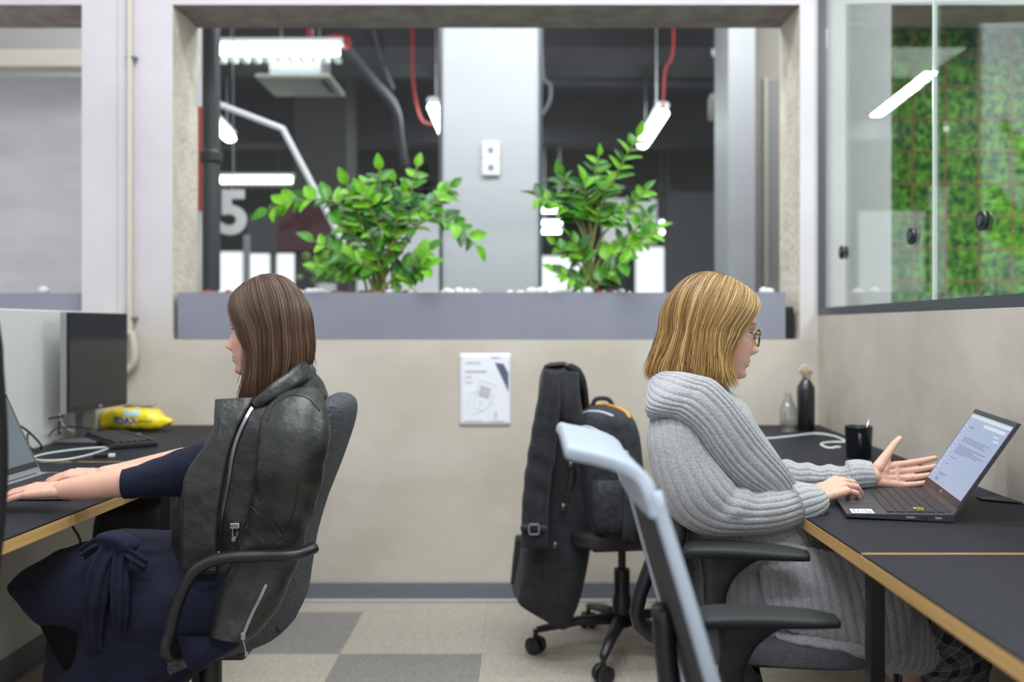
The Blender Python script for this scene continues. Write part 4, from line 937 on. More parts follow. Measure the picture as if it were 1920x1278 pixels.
slab(MB(), .20, .225, .858, .866, .0065, .0078).build('badge', M_silver, t)
slab(MB(), .15, .23, .755, 1.10, -.055, -.023).build('stand_neck', mat('stand_grey', (.16, .16, .17), .4, metal=.4), t)
q = MB(); p = na+dirv*.19; q.box((p.x+.02, p.y-.02, .748), (.20, .26, .010), math.atan2(dirv.y, dirv.x)-PI/2, .003); q.build('stand_base', MATS['stand_grey'], t)
# keyboard
t = thing('keyboard', 'black keyboard lying on the back left desk by the monitor', 'keyboard', (0, 0, 0))
q = MB(); q.box((0, 0, .010), (.15, .40, .018), bev=.004); kbase = q.build('case', M_black, t)
q = MB(); q.box((0, 0, 0), (.0165, .0185, .007), bev=.002); k0 = q.build('key', mat('keycap', (.03, .03, .034), .5), t)
n = 0
for i in range(6):
    for j in range(19):
        o = k0 if n == 0 else k0.copy()
        if n: COL.objects.link(o)
        n += 1; o.location = (-.055+i*.0215+(.006 if i == 5 else 0), -.185+j*.0205, .0225)
t.location = (-1.425, 3.44, .7425); t.rotation_euler = (0, 0, math.radians(38))
# yellow pack of wipes
t = thing('wipes_pack', 'crinkled yellow pack of wet wipes on the back left desk', 'packet', P(265, 796, 3.88))
c = P(262, 782, 3.88); zb = .7435
q = loft([(V((c.x-.132, 3.86, zb+.02)), V((c.x-.130, 3.86, zb+.055)), .03), (V((c.x-.125, 3.86, zb+.004)), V((c.x-.12, 3.86, zb+.080)), .05), (V((c.x-.06, 3.86, zb+.002)), V((c.x-.06, 3.86, zb+.088)), .06),
          (V((c.x+.02, 3.85, zb+.002)), V((c.x+.02, 3.85, zb+.086)), .06), (V((c.x+.08, 3.84, zb+.002)), V((c.x+.08, 3.84, zb+.080)), .055), (V((c.x+.115, 3.84, zb+.012)), V((c.x+.115, 3.84, zb+.055)), .035), (V((c.x+.145, 3.84, zb+.030)), V((c.x+.148, 3.84, zb+.038)), .02)],
         40, 50, 3, lambda s, a, p, L: .004*nz(p, 30, 3)+.002*nz(p, 70, 4), ydir=False)
bv = q.bvh(); pk = q.build('wrapper', mat('yellow_film', (.85, .62, .0), .3, noise_s=14, col2=(.92, .72, .02), coat=.4), t, smooth=True)
def decal(nm, x0, x1, y0, y1, mm, n=6):
    q = MB(); g = []
    for j in range(n+1):
        for i in range(n+1):
            h = onsurf(bv, x0+(x1-x0)*i/n, y0+(y1-y0)*j/n, .0012)
            if h is None: return
            q.v.append(tuple(h))
    q.f = [(j*(n+1)+i, j*(n+1)+i+1, (j+1)*(n+1)+i+1, (j+1)*(n+1)+i) for j in range(n) for i in range(n)]; q.m = [0]*len(q.f); q.build(nm, mm, t)
decal('label_patch', 232, 262, 768, 780, mat('pale_teal', (.45, .62, .62), .4)); decal('label_patch', 278, 308, 766, 777, MATS['pale_teal'])
h = onsurf(bv, 238, 789, .003)
q = text_mb('DAX', .038, .001, Matrix.Translation(h) @ Matrix.Rotation(PI/2, 4, 'X'), .001); q.build('lettering', mat('ink_blue', (.02, .08, .45), .5), t)
decal('leaf_mark', 213, 221, 780, 790, mat('ink_green', (.05, .3, .12), .5), 3); decal('text_line', 258, 285, 787, 791, mat('ink_olive', (.35, .35, .05), .5), 3)
t = thing('eyeglasses', 'wire eyeglasses lying on the yellow pack', 'eyeglasses', P(262, 765, 3.84))
q = MB(); z_ = .7435+.092
for dx in (-.035, .035): q.tube([(c.x+dx+.022*math.cos(a*PI/8), 3.86+.018*math.sin(a*PI/8), z_) for a in range(17)], .0015, 6)
q.tube([(c.x-.013, 3.86, z_), (c.x, 3.86, z_+.006), (c.x+.013, 3.86, z_)], .0015, 6)
for dx in (-.057, .057): q.tube([(c.x+dx, 3.86, z_), (c.x+dx*.8, 3.93, z_+.004)], .0014, 6)
q.build('wire_frame', M_blackm, t)
# cables
M_cb = mat('black_cable', (.012, .012, .013), .5); M_gc = mat('pale_grey_cable', (.48, .54, .52), .5); M_wc = mat('white_cable', (.66, .72, .70), .45)
def deskpts(l, d0=None): return [P(x, y, (.412*FPX/(y-CY)) if d is None else d) for x, y, d in l]
cable('cable', 'black cable looping from the monitor down to the desk', deskpts([(118, 780, 3.45), (80, 788, 3.4), (55, 808, 3.3), (52, 830, 3.2), (62, 843, None), (78, 846, None), (92, 835, None)]), .0035, M_cb)
cable('cable', 'black cable arching at the left border toward the desk', deskpts([(8, 792, 3.1), (35, 797, 3.1), (60, 815, 3.15), (78, 838, 3.2), (60, 846, None), (20, 845, None)]), .0035, M_cb)
cable('cable', 'black cable winding behind the monitor stand onto the desk', deskpts([(112, 790, 3.5), (110, 808, 3.45), (122, 816, 3.6), (150, 818, None), (185, 806, None), (200, 815, None)]), .0035, M_cb)
cable('cable', 'short black cable curl by the monitor foot', deskpts([(88, 825, None), (102, 805, 3.35), (135, 800, 3.45), (170, 803, 3.55), (190, 807, None)]), .003, M_cb)
cable('cable', 'thin grey cable falling from the monitor to the keyboard', deskpts([(112, 775, 3.5), (118, 795, 3.45), (135, 808, 3.45), (150, 814, None)]), .003, M_gc)
t = thing('usb_cable', 'pale grey looped usb cable with a black plug on the left desk', 'cable', P(130, 850, 3.1))
q = MB(); q.tube(curve(deskpts([(205, 838, None), (150, 842, None), (90, 850, None), (62, 858, None), (75, 863, None), (120, 862, None), (170, 852, None), (205, 840, None)]), 50), .004, 8); q.build('loop', M_gc, t, smooth=True)
q = MB(); q.tube(curve(deskpts([(60, 858, None), (80, 869, None), (130, 868, None), (176, 857, None)]), 30), .0035, 8); q.build('lead', M_cb, t, smooth=True)
q = MB(); p0 = deskpts([(178, 858, None)])[0]; q.box(p0+V((.02, 0, .008)), (.045, .014, .012), .1, .003); q.build('plug', M_black, t)
q = MB(); q.box(p0+V((.052, .003, .008)), (.018, .012, .010), .1, .001); q.build('plug_tip', M_wht, t)
# under the left desk
t = thing('junction_box', 'white socket box fixed to the partition under the left desk', 'socket', (PX+.02, 2.75, .6))
d_ = 3.02
q = MB(); q.lim(PX+.001, PX+.05, 2.95, 3.20, .49, .60, bev=.01); q.build('box', M_wht, t)
q = MB(); q.lim(PX+.001, PX+.02, 2.80, 2.92, .43, .60, bev=.003); q.build('plate', M_wht, t)
cable('cable', 'black cable hanging in front of the white socket box', [P(122, 965, 2.9), P(138, 990, 2.95), P(150, 1012, 3.0), P(160, 1060, 3.05)], .004, M_cb)
t = thing('black_bag', 'black bag standing on the floor under the left desk', 'bag', (P(265, 0, 3.2).x, 3.2, 0))
q = loft([S(215, 925, 335, 925, 3.2, .09), S(195, 950, 340, 940, 3.2, .14), S(185, 1000, 345, 1000, 3.2, .15), S(190, 1100, 345, 1100, 3.2, .15), S(200, 1262, 340, 1262, 3.2, .13)], 40, 30, 3, lambda s, a, p, L: .01*nz(p, 6, 9)); q.build('body', mat('bag_black', (.008, .008, .009), .6), t, smooth=True)
# ================================================================== RIGHT DESK THINGS
zt = .7425
t = thing('steel_bottle', 'black flask with steel neck and cork lid on the back right desk', 'bottle', (P(1511, 0, 3.85).x, 3.85, zt)); x_ = t.location.x
q = MB(); q.lathe((x_, 3.85, zt), [(.001, .0), (.033, .0), (.035, .004), (.0355, .16), (.033, .175), (.020, .195), (.018, .200)], 32); q.build('body', mat('flask_black', (.010, .012, .012), .28, coat=.5), t, smooth='auto')
q = MB(); q.lathe((x_, 3.85, zt), [(.018, .2005), (.019, .205), (.019, .222), (.017, .223)], 24); q.build('steel_neck', M_chrome, t, smooth='auto')
q = MB(); q.lathe((x_, 3.85, zt), [(.001, .2232), (.023, .2235), (.023, .236), (.001, .2365)], 24); q.build('cork_lid', mat('cork', (.45, .24, .10), .7), t, smooth='auto')
q = MB(); q.tube([(x_+.028*math.cos(PI*i/12), 3.85, zt+.228+.030*math.sin(PI*i/12)) for i in range(13)], .0028, 8); q.build('carry_loop', mat('loop_plastic', (.6, .6, .6), .15), t, smooth=True)
t = thing('glass_bottle', 'clear glass bottle standing left of the black flask', 'bottle', (P(1477, 0, 3.80).x, 3.80, zt)); x_ = t.location.x
q = MB(); q.lathe((x_, 3.80, zt), [(.001, .001), (.030, .001), (.032, .01), (.032, .085), (.026, .105), (.016, .13), (.013, .145), (.014, .150), (.012, .150), (.011, .145), (.0135, .128), (.024, .103), (.030, .084), (.030, .012), (.001, .006)], 28); q.build('bottle_body', glass_mat('bottle_glass', (.93, .95, .95), 3.2, .03), t, smooth='auto')
q = MB(); q.lathe((x_, 3.80, zt), [(.001, .007), (.0295, .0125), (.0295, .045), (.001, .0455)], 28); q.build('water', glass_mat('water', (.9, .93, .94), 2.0, .02), t, smooth='auto')
t = thing('mug', 'black mug with a spoon in it on the back right desk', 'mug', (P(1610, 0, 3.05).x, 3.05, zt)); x_ = t.location.x; y_ = 3.05
q = MB(); q.lathe((x_, y_, zt), [(.001, 0), (.036, 0), (.038, .003), (.0425, .096), (.0435, .098), (.041, .099), (.0395, .096), (.035, .006), (.001, .006)], 32); q.build('cup', mat('mug_black', (.012, .013, .015), .3, coat=.3), t, smooth='auto')
q = MB(); q.tube(curve([(x_-.012, y_-.038, zt+.078), (x_-.018, y_-.062, zt+.074), (x_-.020, y_-.068, zt+.05), (x_-.016, y_-.058, zt+.026), (x_-.010, y_-.036, zt+.022)], 18), .006, 10, flat=1.0); q.build('handle', MATS['mug_black'], t, smooth=True)
t = thing('spoon', 'steel spoon standing in the black mug', 'spoon', (x_, y_, zt+.01))
q = MB(); q.tube([(x_+.00, y_, zt+.010), (x_+.025, y_+.01, zt+.085), (x_+.038, y_+.012, zt+.118)], [.002, .002, .0035], 8, flat=.6); q.ell((x_, y_, zt+.014), (.010, .006, .006), 10); q.build('spoon_body', M_chrome, t, smooth=True)
t = thing('white_cable', 'white charging cable lying across the back right desk', 'cable', P(1520, 830, 3.5))
q = MB(); q.tube(curve(deskpts([(1380, 822, None), (1440, 822, None), (1490, 817, None), (1530, 813, None), (1565, 818, None), (1585, 828, None), (1560, 829, None), (1540, 832, None), (1550, 839, None), (1568, 840, None)]), 60), .0045, 8); q.build('lead', M_wc, t, smooth=True)
p0 = deskpts([(1570, 840, None)])[0]; q = MB(); q.box(p0+V((0, 0, .004)), (.022, .010, .007), 0, .002); q.build('plug', M_wht, t)
# dark box under the right desk
t = thing('pedestal', 'black pedestal on the floor under the near right desk', 'cabinet', (1.0, 1.9, 0))
q = MB(); q.lim(.93, 1.13, 1.45, 1.72, .002, .60, bev=.005); q.build('body', M_black, t)
# ================================================================== PEOPLE
M_skin = attr_mat('skin', .48, sss=.12, spec=.35)
def hand(q, W, f, n, s, curls, spread, thumb, size=1.0):
    """adds palm and fingers: f = towards fingers, n = back of the hand, s = thumb side; returns finger polylines"""
    W = V(W); f = V(f).normalized(); n = (V(n)-f*V(n).dot(f)).normalized(); s = V(s); s = (s-f*s.dot(f)-n*s.dot(n)).normalized()
    offs = (.0265, .0090, -.0085, -.0255); lens = (.084, .087, .082, .073); ph = ((.040, .024, .019), (.044, .027, .020), (.040, .026, .019), (.031, .019, .017))
    K = []; lines = []
    for i in range(4):
        k = W+f*lens[i]*size+s*offs[i]*size-n*(.002 if i in (0, 3) else 0); K.append(k)
        q.cap(W+f*.008+s*offs[i]*.55*size, k, .0125*size, .0098*size, 12)
    q.cap(K[0]-f*.015, K[3]-f*.012, .0095*size, .0088*size); q.cap(W+f*.03*size+s*.018, W+f*.035*size-s*.018, .0135*size, .012*size)
    for i in range(4):
        a = spread[i]; d = (f*math.cos(a)+s*math.sin(a)).normalized(); p = K[i]; ln = [p]; ang = 0; r = .0088*size*(.88 if i == 3 else 1)
        for j in range(3):
            ang += curls[i][j]; dd = d*math.cos(ang)-n*math.sin(ang); p2 = p+dd*ph[i][j]*size
            q.cap(p, p2, r*(1-.07*j), r*(.95-.09*j)); p = p2; ln.append(p)
        lines.append(ln)
    t0 = W+f*.020*size+s*.020*size-n*.004; t1 = t0+(f*thumb[0][0]+s*thumb[0][1]-n*thumb[0][2]).normalized()*.044*size
    t2 = t1+(f*thumb[1][0]+s*thumb[1][1]-n*thumb[1][2]).normalized()*.034*size; t3 = t2+(f*thumb[2][0]+s*thumb[2][1]-n*thumb[2][2]).normalized()*.026*size
    q.cap(t0, t1, .0155*size, .0115*size); q.cap(t1, t2, .0108*size, .0092*size); q.cap(t2, t3, .0092*size, .0076*size); lines.append([t0, t1, t2, t3])
    # web between the thumb and the palm
    q.cap(W+f*.035*size+s*.012*size-n*.004, t1.lerp(W+f*.05*size+s*.02*size, .4), .0115*size, .0085*size)
    return lines, K
def head_mesh(fwd, pitch, origin, sc, lips=.006, nose=1.0):
    """front profile built from measured profile of a face; x forward, z up, origin at the eyes"""
    prof = [(.118, .02, -.035), (.112, .048, -.062), (.098, .070, -.080), (.080, .082, -.089), (.060, .088, -.094), (.040, .0905, -.096), (.022, .0905, -.096), (.010, .088, -.094),
            (0, .0855, -.092), (-.012, .0855, -.088), (-.025, .087, -.083), (-.038, .0880, -.077), (-.050, .0885, -.070), (-.060, .0885, -.062), (-.070, .0875, -.052), (-.080, .0850, -.040), (-.090, .084, -.022), (-.100, .083, .0), (-.108, .080, .022), (-.114, .068, .035), (-.117, .055, .045)]
    wid = [.030, .052, .064, .0715, .0755, .0765, .0765, .0755, .0745, .073, .0715, .070, .068, .066, .0625, .058, .052, .045, .035, .022, .008]
    prof = [(z_, xf_, xb_*.94 if xb_ < 0 else xb_) for z_, xf_, xb_ in prof]
    R = crom([list(p)+[w_] for p, w_ in zip(prof, wid)], 110); n = 96; q = MB(); G = lambda v, s_: math.exp(-(v/s_)**2)
    for (z, xf, xb, w_) in R:
        kk = .25+.10*min(1, max(0, (z+.10)/.07)); xc = xb+(xf-xb)*kk
        for k in range(n):
            a = 2*PI*k/n; ca, sa = math.cos(a), math.sin(a)
            e = 2.25 if ca > 0 else 2.0
            x = math.copysign(abs(ca)**(2/e), ca); y = math.copysign(abs(sa)**(2/e), sa)*w_
            x = xc+(x*(xf-xc) if x > 0 else x*(xc-xb))
            if ca > 0:
                # nose
                if z > .012: h = 0
                elif z > -.038: t_ = (.012-z)/.05; h = .0005+.0235*t_**1.35
                elif z > -.050: t_ = (z+.050)/.012; h = .0240*t_**.6*.85+.003
                else: h = .003*G(z+.05, .006)
                sg = .0065+.0075*min(1, max(0, (.01-z)/.05))
                x += nose*h*G(y, sg)
                x += .006*G(abs(y)-.0115, .0055)*G(z+.042, .008)          # nostril wings
                x -= .0060*G(abs(y)-.031, .016)*G(z+.001, .012)           # eye sockets
                x += .0042*G(z-.021, .009)*G(abs(y)-.028, .024)           # brows
                x += lips*(.95*G(z+.0655, .0042)+G(z+.0765, .0048))*G(y, .021)
                x -= .0030*G(z+.0712, .0022)*G(y, .016); x -= .0035*G(z+.088, .006)*G(y, .022); x += .0055*G(z+.101, .010)*G(y, .019)
                x += .003*G(abs(y)-.045, .016)*G(z+.030, .018)            # cheeks
                x -= .0022*G(z+.056, .005)*G(y, .004)
            q.v.append((x, y, z))
    m_ = len(R); q.f = [(i*n+k, i*n+(k+1) % n, (i+1)*n+(k+1) % n, (i+1)*n+k) for i in range(m_-1) for k in range(n)]; q.f += [tuple(range(n))[::-1], tuple((m_-1)*n+k for k in range(n))]; q.m = [0]*len(q.f)
    for g in (-1, 1):
        q.lathe_e((-.006, g*.074, -.022), (.015, .006, .030), 12, 8, 0, Matrix.Rotation(.2, 3, 'Y'))
    M = Matrix.Translation(origin) @ (Matrix.Rotation(0 if fwd > 0 else PI, 4, 'Z')) @ Matrix.Rotation(pitch, 4, 'Y') @ Matrix.Scale(sc, 4)
    q.v = [tuple(M @ V(p)) for p in q.v]
    return q, M
def skin_tone(p, Mi):
    l = Mi @ V(p); base = V((.64, .375, .285)); G = lambda v, s_: math.exp(-(v/s_)**2)
    if l.length < .17:
        k = G(l.z+.0712, .0085)*G(l.y, .019)*(1 if l.x > .078 else 0); base = base.lerp(V((.55, .20, .18)), min(1, k*1.1))
        k = G(l.z+.035, .02)*G(abs(l.y)-.048, .02)*(1 if l.x > .03 else 0); base = base.lerp(V((.76, .38, .31)), .45*k)
        k = G(l.z+.040, .009)*G(l.y, .014)*(1 if l.x > .09 else 0); base = base.lerp(V((.78, .36, .30)), .4*k)
        k = G(l.z-.0225-.004*math.cos((abs(l.y)-.03)*60), .0038)*(1 if .013 < abs(l.y) < .053 and l.x > .05 else 0); base = base.lerp(V((.10, .055, .035)), .8*k)
    v = 1+.06*nz(p, 40, 3)
    return (base.x*v, base.y*v, base.z*v, 1)
def build_skin(name, parts, Mi, parent):
    """parts: (MB, voxel, smooth) each grown into one surface; all in one mesh"""
    out = MB(); tn = []
    for q, vx, sm in parts:
        r_ = remesh(q, vx, sm) if vx else q
        k = len(out.v); out.v += r_.v; out.f += [tuple(i+k for i in f) for f in r_.f]; tn += [skin_tone(p, Mi) for p in r_.v]
    out.m = [0]*len(out.f); out.tone = tn
    return out.build(name, M_skin, parent, smooth=True, fix=False)
def eyes(parent, M, irisc):
    me = None
    for g in (-1, 1):
        c = M @ V((.0655, g*.0300, -.0005)); q = MB(); sc_ = M.to_scale().x; ax = (M.to_3x3() @ V((1, 0, 0))).normalized()
        n = 18; R3 = ax.to_track_quat('Z', 'Y').to_matrix(); prof = [(math.sin(PI*i/n)*.0122*sc_, -math.cos(PI*i/n)*.0122*sc_) for i in range(n+1)]; prof[0] = (.0001, prof[0][1]); prof[-1] = (.0001, prof[-1][1])
        q.lathe(c, prof, 20, 0, R3)
        q.m = [0]*len(q.f)
        for i in range(len(q.f)):
            ring = i//20
            if ring >= n-3: q.m[i] = 1
            if ring >= n-1: q.m[i] = 2
        q.build('eye', [mat('eye_white', (.75, .73, .71), .25), mat(irisc[0], irisc[1], .2), mat('pupil', (.01, .01, .01), .1)], parent, smooth=True)
        q = MB()   # upper lid with lashes
        Ml = M @ Matrix.Translation((.0655, g*.0300, -.0005))
        pts = [Ml @ V((.0128*math.cos(b_)*math.cos(.30), .0128*math.sin(b_)*1.05, .0128*math.sin(.30)+.0005)) for b_ in np.linspace(-1.0, 1.0, 9)]
        q.tube(pts, .0012, 6)
        for b_ in np.linspace(-.9, 1.0, 12):
            p = Ml @ V((.0130*math.cos(b_), .0130*math.sin(b_), .0042)); p2 = Ml @ V((.0130*math.cos(b_)+.0075, .0150*math.sin(b_)+.002*g, .0062)); q.tube([p, p2], [.0004, .0001], 4)
        q.build('eyelashes', mat('lash', (.02, .012, .01), .6), parent)
def hair(parent, origin, fwd, a, b, c, xc, Fr, Bk, Wd, zend, alpha, phif, n, tones, seed, front_sweep=None, name='hair', rad=.0007, jit=.004, wave=0, cap_bulge=None, label=None):
    rs = np.random.RandomState(seed); NV, NT = 13, 17
    O = V(origin)
    def strand(u, s, lay, ds, de, zj):
        al = math.radians(alpha[0]+(alpha[1]-alpha[0])*u); ph = math.radians(phif+(180-phif)*u**.85)
        d0 = V((math.cos(al), 0, math.sin(al))); d1 = V((math.cos(ph), s*math.sin(ph), 0)); om = math.acos(max(-1, min(1, d0.dot(d1)))); pts = []
        for i in range(NV):
            v = i/(NV-1); d = (d0*math.sin((1-v)*om)+d1*math.sin(v*om))/math.sin(om)
            bul = 1+(cap_bulge(u, v) if cap_bulge else 0)*min(1, (1-v)*3)
            pts.append(V((xc+d.x*a*bul, d.y*b*bul, d.z*c*bul))*1)
        ze = zend(u)+zj; cp = math.cos(ph); cf = math.cos(math.radians(phif))
        ce = pts[-1]; h0x = xc+(Fr(0)-xc)*cp/cf if cp > 0 else xc+(xc-Bk(0))*cp
        dx0, dy0 = ce.x-h0x, ce.y-s*Wd(0)*math.sin(ph)
        for i in range(1, NT):
            t = i/(NT-1); z = ze*t; fd = math.exp(-(z/.055)**2)
            hx = xc+(Fr(z)-xc)*cp/cf if cp > 0 else xc+(xc-Bk(z))*cp
            y = s*Wd(z)*math.sin(ph)
            pts.append(V((hx+dx0*fd, y+dy0*fd, z)))
        k = 1-lay*.13
        out = []
        for i, p in enumerate(pts):
            t = i/(len(pts)-1); q_ = V((xc+(p.x-xc)*k, p.y*k, p.z*(k if p.z > 0 else 1)))
            wv_ = wave*nz((u*7, s*3, lay*.8), 1.6, 3)
            q_ += V((ds[0]*t+.002*math.sin(t*6+ds[2]*50)+wv_*math.sin(t*8+u*5)*t, ds[1]*t+wv_*math.cos(t*7)*t*.6, 0)); out.append(q_)
        return out
    ns = NV+NT-1; P_ = []; T_ = []
    for k in range(n):
        u = rs.rand(); s = 1 if rs.rand() < .5 else -1; lay = rs.rand()**1.5*.9
        if rs.rand() < .03: lay = -.12*rs.rand()
        pts = strand(u, s, lay, rs.normal(0, jit, 3), 0, rs.normal(0, .007)-abs(rs.normal(0, .006)))
        P_.append([(O.x+fwd*p.x, O.y+p.y, O.z+p.z) for p in pts])
        cl = nz((u*9, s, k % 7*.02), 2.2, 5)*.45+rs.normal(0, .27); i0 = max(0, min(len(tones)-1.001, (cl+.5)*(len(tones)-1)))
        tA = np.array(tones[int(i0)]); tB = np.array(tones[int(i0)+1]); T_.append(tA+(tB-tA)*(i0-int(i0)))
    Pn = np.array(P_); tn = np.array(T_); N3 = 3
    tan = np.gradient(Pn, axis=1); tan /= np.linalg.norm(tan, axis=2, keepdims=True)+1e-9
    ref = np.zeros_like(tan); ref[..., 1] = 1; ref[..., 0] = .3
    A = np.cross(tan, ref); A /= np.linalg.norm(A, axis=2, keepdims=True)+1e-9; B = np.cross(tan, A)
    taper = np.ones(ns); taper[-4:] = [.85, .6, .35, .1]; rr = rad*taper[None, :, None]*(.7+.6*rs.rand(n)[:, None, None])
    rings = np.stack([Pn+rr*(A*math.cos(2*PI*j/N3)+B*math.sin(2*PI*j/N3)) for j in range(N3)], axis=2)
    verts = rings.reshape(-1, 3); tone = np.repeat(tn[:, None, :], ns*N3, axis=1).reshape(n, ns, N3, 3)
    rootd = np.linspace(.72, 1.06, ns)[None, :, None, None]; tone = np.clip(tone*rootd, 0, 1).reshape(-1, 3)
    idx = np.arange(n*ns*N3).reshape(n, ns, N3); f = []
    for j in range(N3):
        j2 = (j+1) % N3; f.append(np.stack([idx[:, :-1, j], idx[:, :-1, j2], idx[:, 1:, j2], idx[:, 1:, j]], axis=-1).reshape(-1, 4))
    F = np.concatenate(f); 
    # under-layer surface
    gu, k0 = 40, len(verts); ev = []; ef = []
    for s in (-1, 1):
        base_i = k0+len(ev)
        for i in range(gu+1):
            for p in strand(i/gu, s, .42, (0, 0, 0), 0, .012): ev.append((O.x+fwd*p.x, O.y+p.y, O.z+p.z))
        ef += [(base_i+i*ns+j, base_i+(i+1)*ns+j, base_i+(i+1)*ns+j+1, base_i+i*ns+j+1) for i in range(gu) for j in range(ns-1)]
    verts = np.vstack([verts, np.array(ev)]); F = np.vstack([F, np.array(ef)])
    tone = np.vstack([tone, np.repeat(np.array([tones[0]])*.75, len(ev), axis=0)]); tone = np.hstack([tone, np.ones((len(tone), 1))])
    o_ = off_of(parent); verts = verts-np.array([o_.x, o_.y, o_.z])
    me = bpy.data.meshes.new(name); me.vertices.add(len(verts)); me.vertices.foreach_set('co', verts.astype(np.float32).ravel())
    me.loops.add(F.size); me.loops.foreach_set('vertex_index', F.astype(np.int32).ravel()); me.polygons.add(len(F)); me.polygons.foreach_set('loop_start', np.arange(0, F.size, 4, dtype=np.int32))
    me.polygons.foreach_set('use_smooth', [True]*len(F)); me.update(calc_edges=True)
    at = me.color_attributes.new('tone', 'FLOAT_COLOR', 'POINT'); at.data.foreach_set('color', tone.astype(np.float32).ravel())
    me.materials.append(attr_mat('hair_strands', .38, spec=.5)); ob = bpy.data.objects.new(name, me); COL.objects.link(ob); ob.parent = parent
    if label: ob['label'] = label
    return ob
def lerpf(tab):
    xs = [t[0] for t in tab]; ys = [t[1] for t in tab]
    zz_ = np.linspace(xs[0]-.06, xs[-1]+.06, 241); yy_ = np.interp(zz_, xs, ys); k_ = np.hanning(41); k_ /= k_.sum(); yy_ = np.convolve(np.pad(yy_, 20, 'edge'), k_, 'valid')
    return lambda z: float(np.interp(z, zz_, yy_))
def scatter_tube(parent, nm, b, pts, r, mm, n=40, off=.002, seg=8):
    pp = [onsurf(b, x, y, off) for x, y in crom(pts, n)]; pp = [p for p in pp if p]
    if len(pp) < 3: return None
    q = MB(); q.tube(pp, r, seg); return q.build(nm, mm, parent, smooth=True)
def zipper(parent, b, pts, n, sz, mm):
    pp = [onsurf(b, x, y, .0055) for x, y in crom(pts, n)]; q = MB()
    for i in range(len(pp)-1):
        if pp[i] is None or pp[i+1] is None: continue
        T = (pp[i+1]-pp[i]).normalized(); sd = T.cross(V((0, -1, 0))).normalized(); M = Matrix((sd, T, sd.cross(T))).transposed()
        q.box(pp[i], (sz*2.2, min(sz*1.0, (pp[i+1]-pp[i]).length*.7), sz*.6), M=M)
    q.build('zip', mm, parent)

# ================================================================== BLONDE WOMAN (right)
D = 2.30
BW = thing('person', 'blonde woman with glasses in a long light grey ribbed cardigan at the dark laptop', 'person', (.5, 2.3, 0))
hm, HM = head_mesh(1, math.radians(8), P(1344, 618, D), .96)
hm.cap(P(1300, 790, D), P(1322, 690, D), .055, .050, 20); hm.cap(P(1322, 700, D), P(1330, 655, D), .050, .045, 16)
def armprim(q, pts, rs):
    for i in range(len(pts)-1): q.cap(pts[i], pts[i+1], rs[i], rs[i+1], 36)
h1 = MB(); W = P(1531, 930, 2.22)
armprim(h1, [P(1480, 938, 2.20), W], [.030, .0235])
hl1, K1 = hand(h1, W, (.86, .34, .30), (-.15, -.45, .88), (-.25, .93, .3), ((.55, .55, .3), (.5, .5, .3), (.5, .55, .35), (.55, .6, .35)), (.12, .03, -.05, -.14), ((.8, .5, .35), (1, .15, .3), (1, -.05, .35)), .95)
h2 = MB(); W2 = P(1634, 893, 2.40)
armprim(h2, [P(1590, 893, 2.42), W2], [.0235, .0225])
hl2, K2 = hand(h2, W2, (.98, .16, .02), (-.1, .92, -.38), (-.05, .3, .95), ((.25, .25, .12), (.3, .28, .15), (.4, .3, .2), (.5, .35, .2)), (.06, .02, -.04, -.10), ((.75, .8, .1), (.75, .75, .0), (.8, .6, -.1)), 1.0)
bd = MB()
bd.cap(P(1375, 1110, D), P(1310, 860, D), .10, .10, 20); bd.cap(P(1268, 800, 2.15), P(1285, 800, 2.46), .05, .05); bd.cap(P(1300, 850, D), P(1300, 760, D), .11, .055, 16)
armprim(bd, [P(1268, 805, 2.15), P(1330, 955, 2.12), P(1480, 938, 2.20)], [.045, .038, .03]); armprim(bd, [P(1290, 805, 2.46), P(1440, 930, 2.50), P(1590, 893, 2.42)], [.040, .032, .023])
for yy in (2.21, 2.40):
    kn = V((P(1780 if yy < 2.3 else 1725, 1150, yy).x, yy, .50)); armprim(bd, [V((P(1400, 1130, D).x, yy, .545)), kn, V((kn.x-.012, yy, .10))], [.062, .044, .030]); bd.cap(V((kn.x-.07, yy, .045)), V((kn.x+.10, yy, .03)), .042, .030)
build_skin('body', [(hm, .0022, 2), (h1, .0016, 3), (h2, .0016, 3), (bd, .012, 2)], HM.inverted(), BW)
eyes(BW, HM, ('iris_blue', (.12, .20, .26)))
for W_, ln, sg in ((W, hl1[1], .35), (W, hl1[2], .35), (W2, hl2[2], .3)):
    c = ln[0].lerp(ln[1], .55); T = (ln[1]-ln[0]).normalized(); R3 = T.to_track_quat('Z', 'Y').to_matrix(); q = MB()
    q.tube([c+R3 @ V((math.cos(a_)*.0098, math.sin(a_)*.0098, 0)) for a_ in np.linspace(0, 2*PI, 25)], .0010, 6, caps=False); q.build('ring', M_chrome, BW, smooth=True)
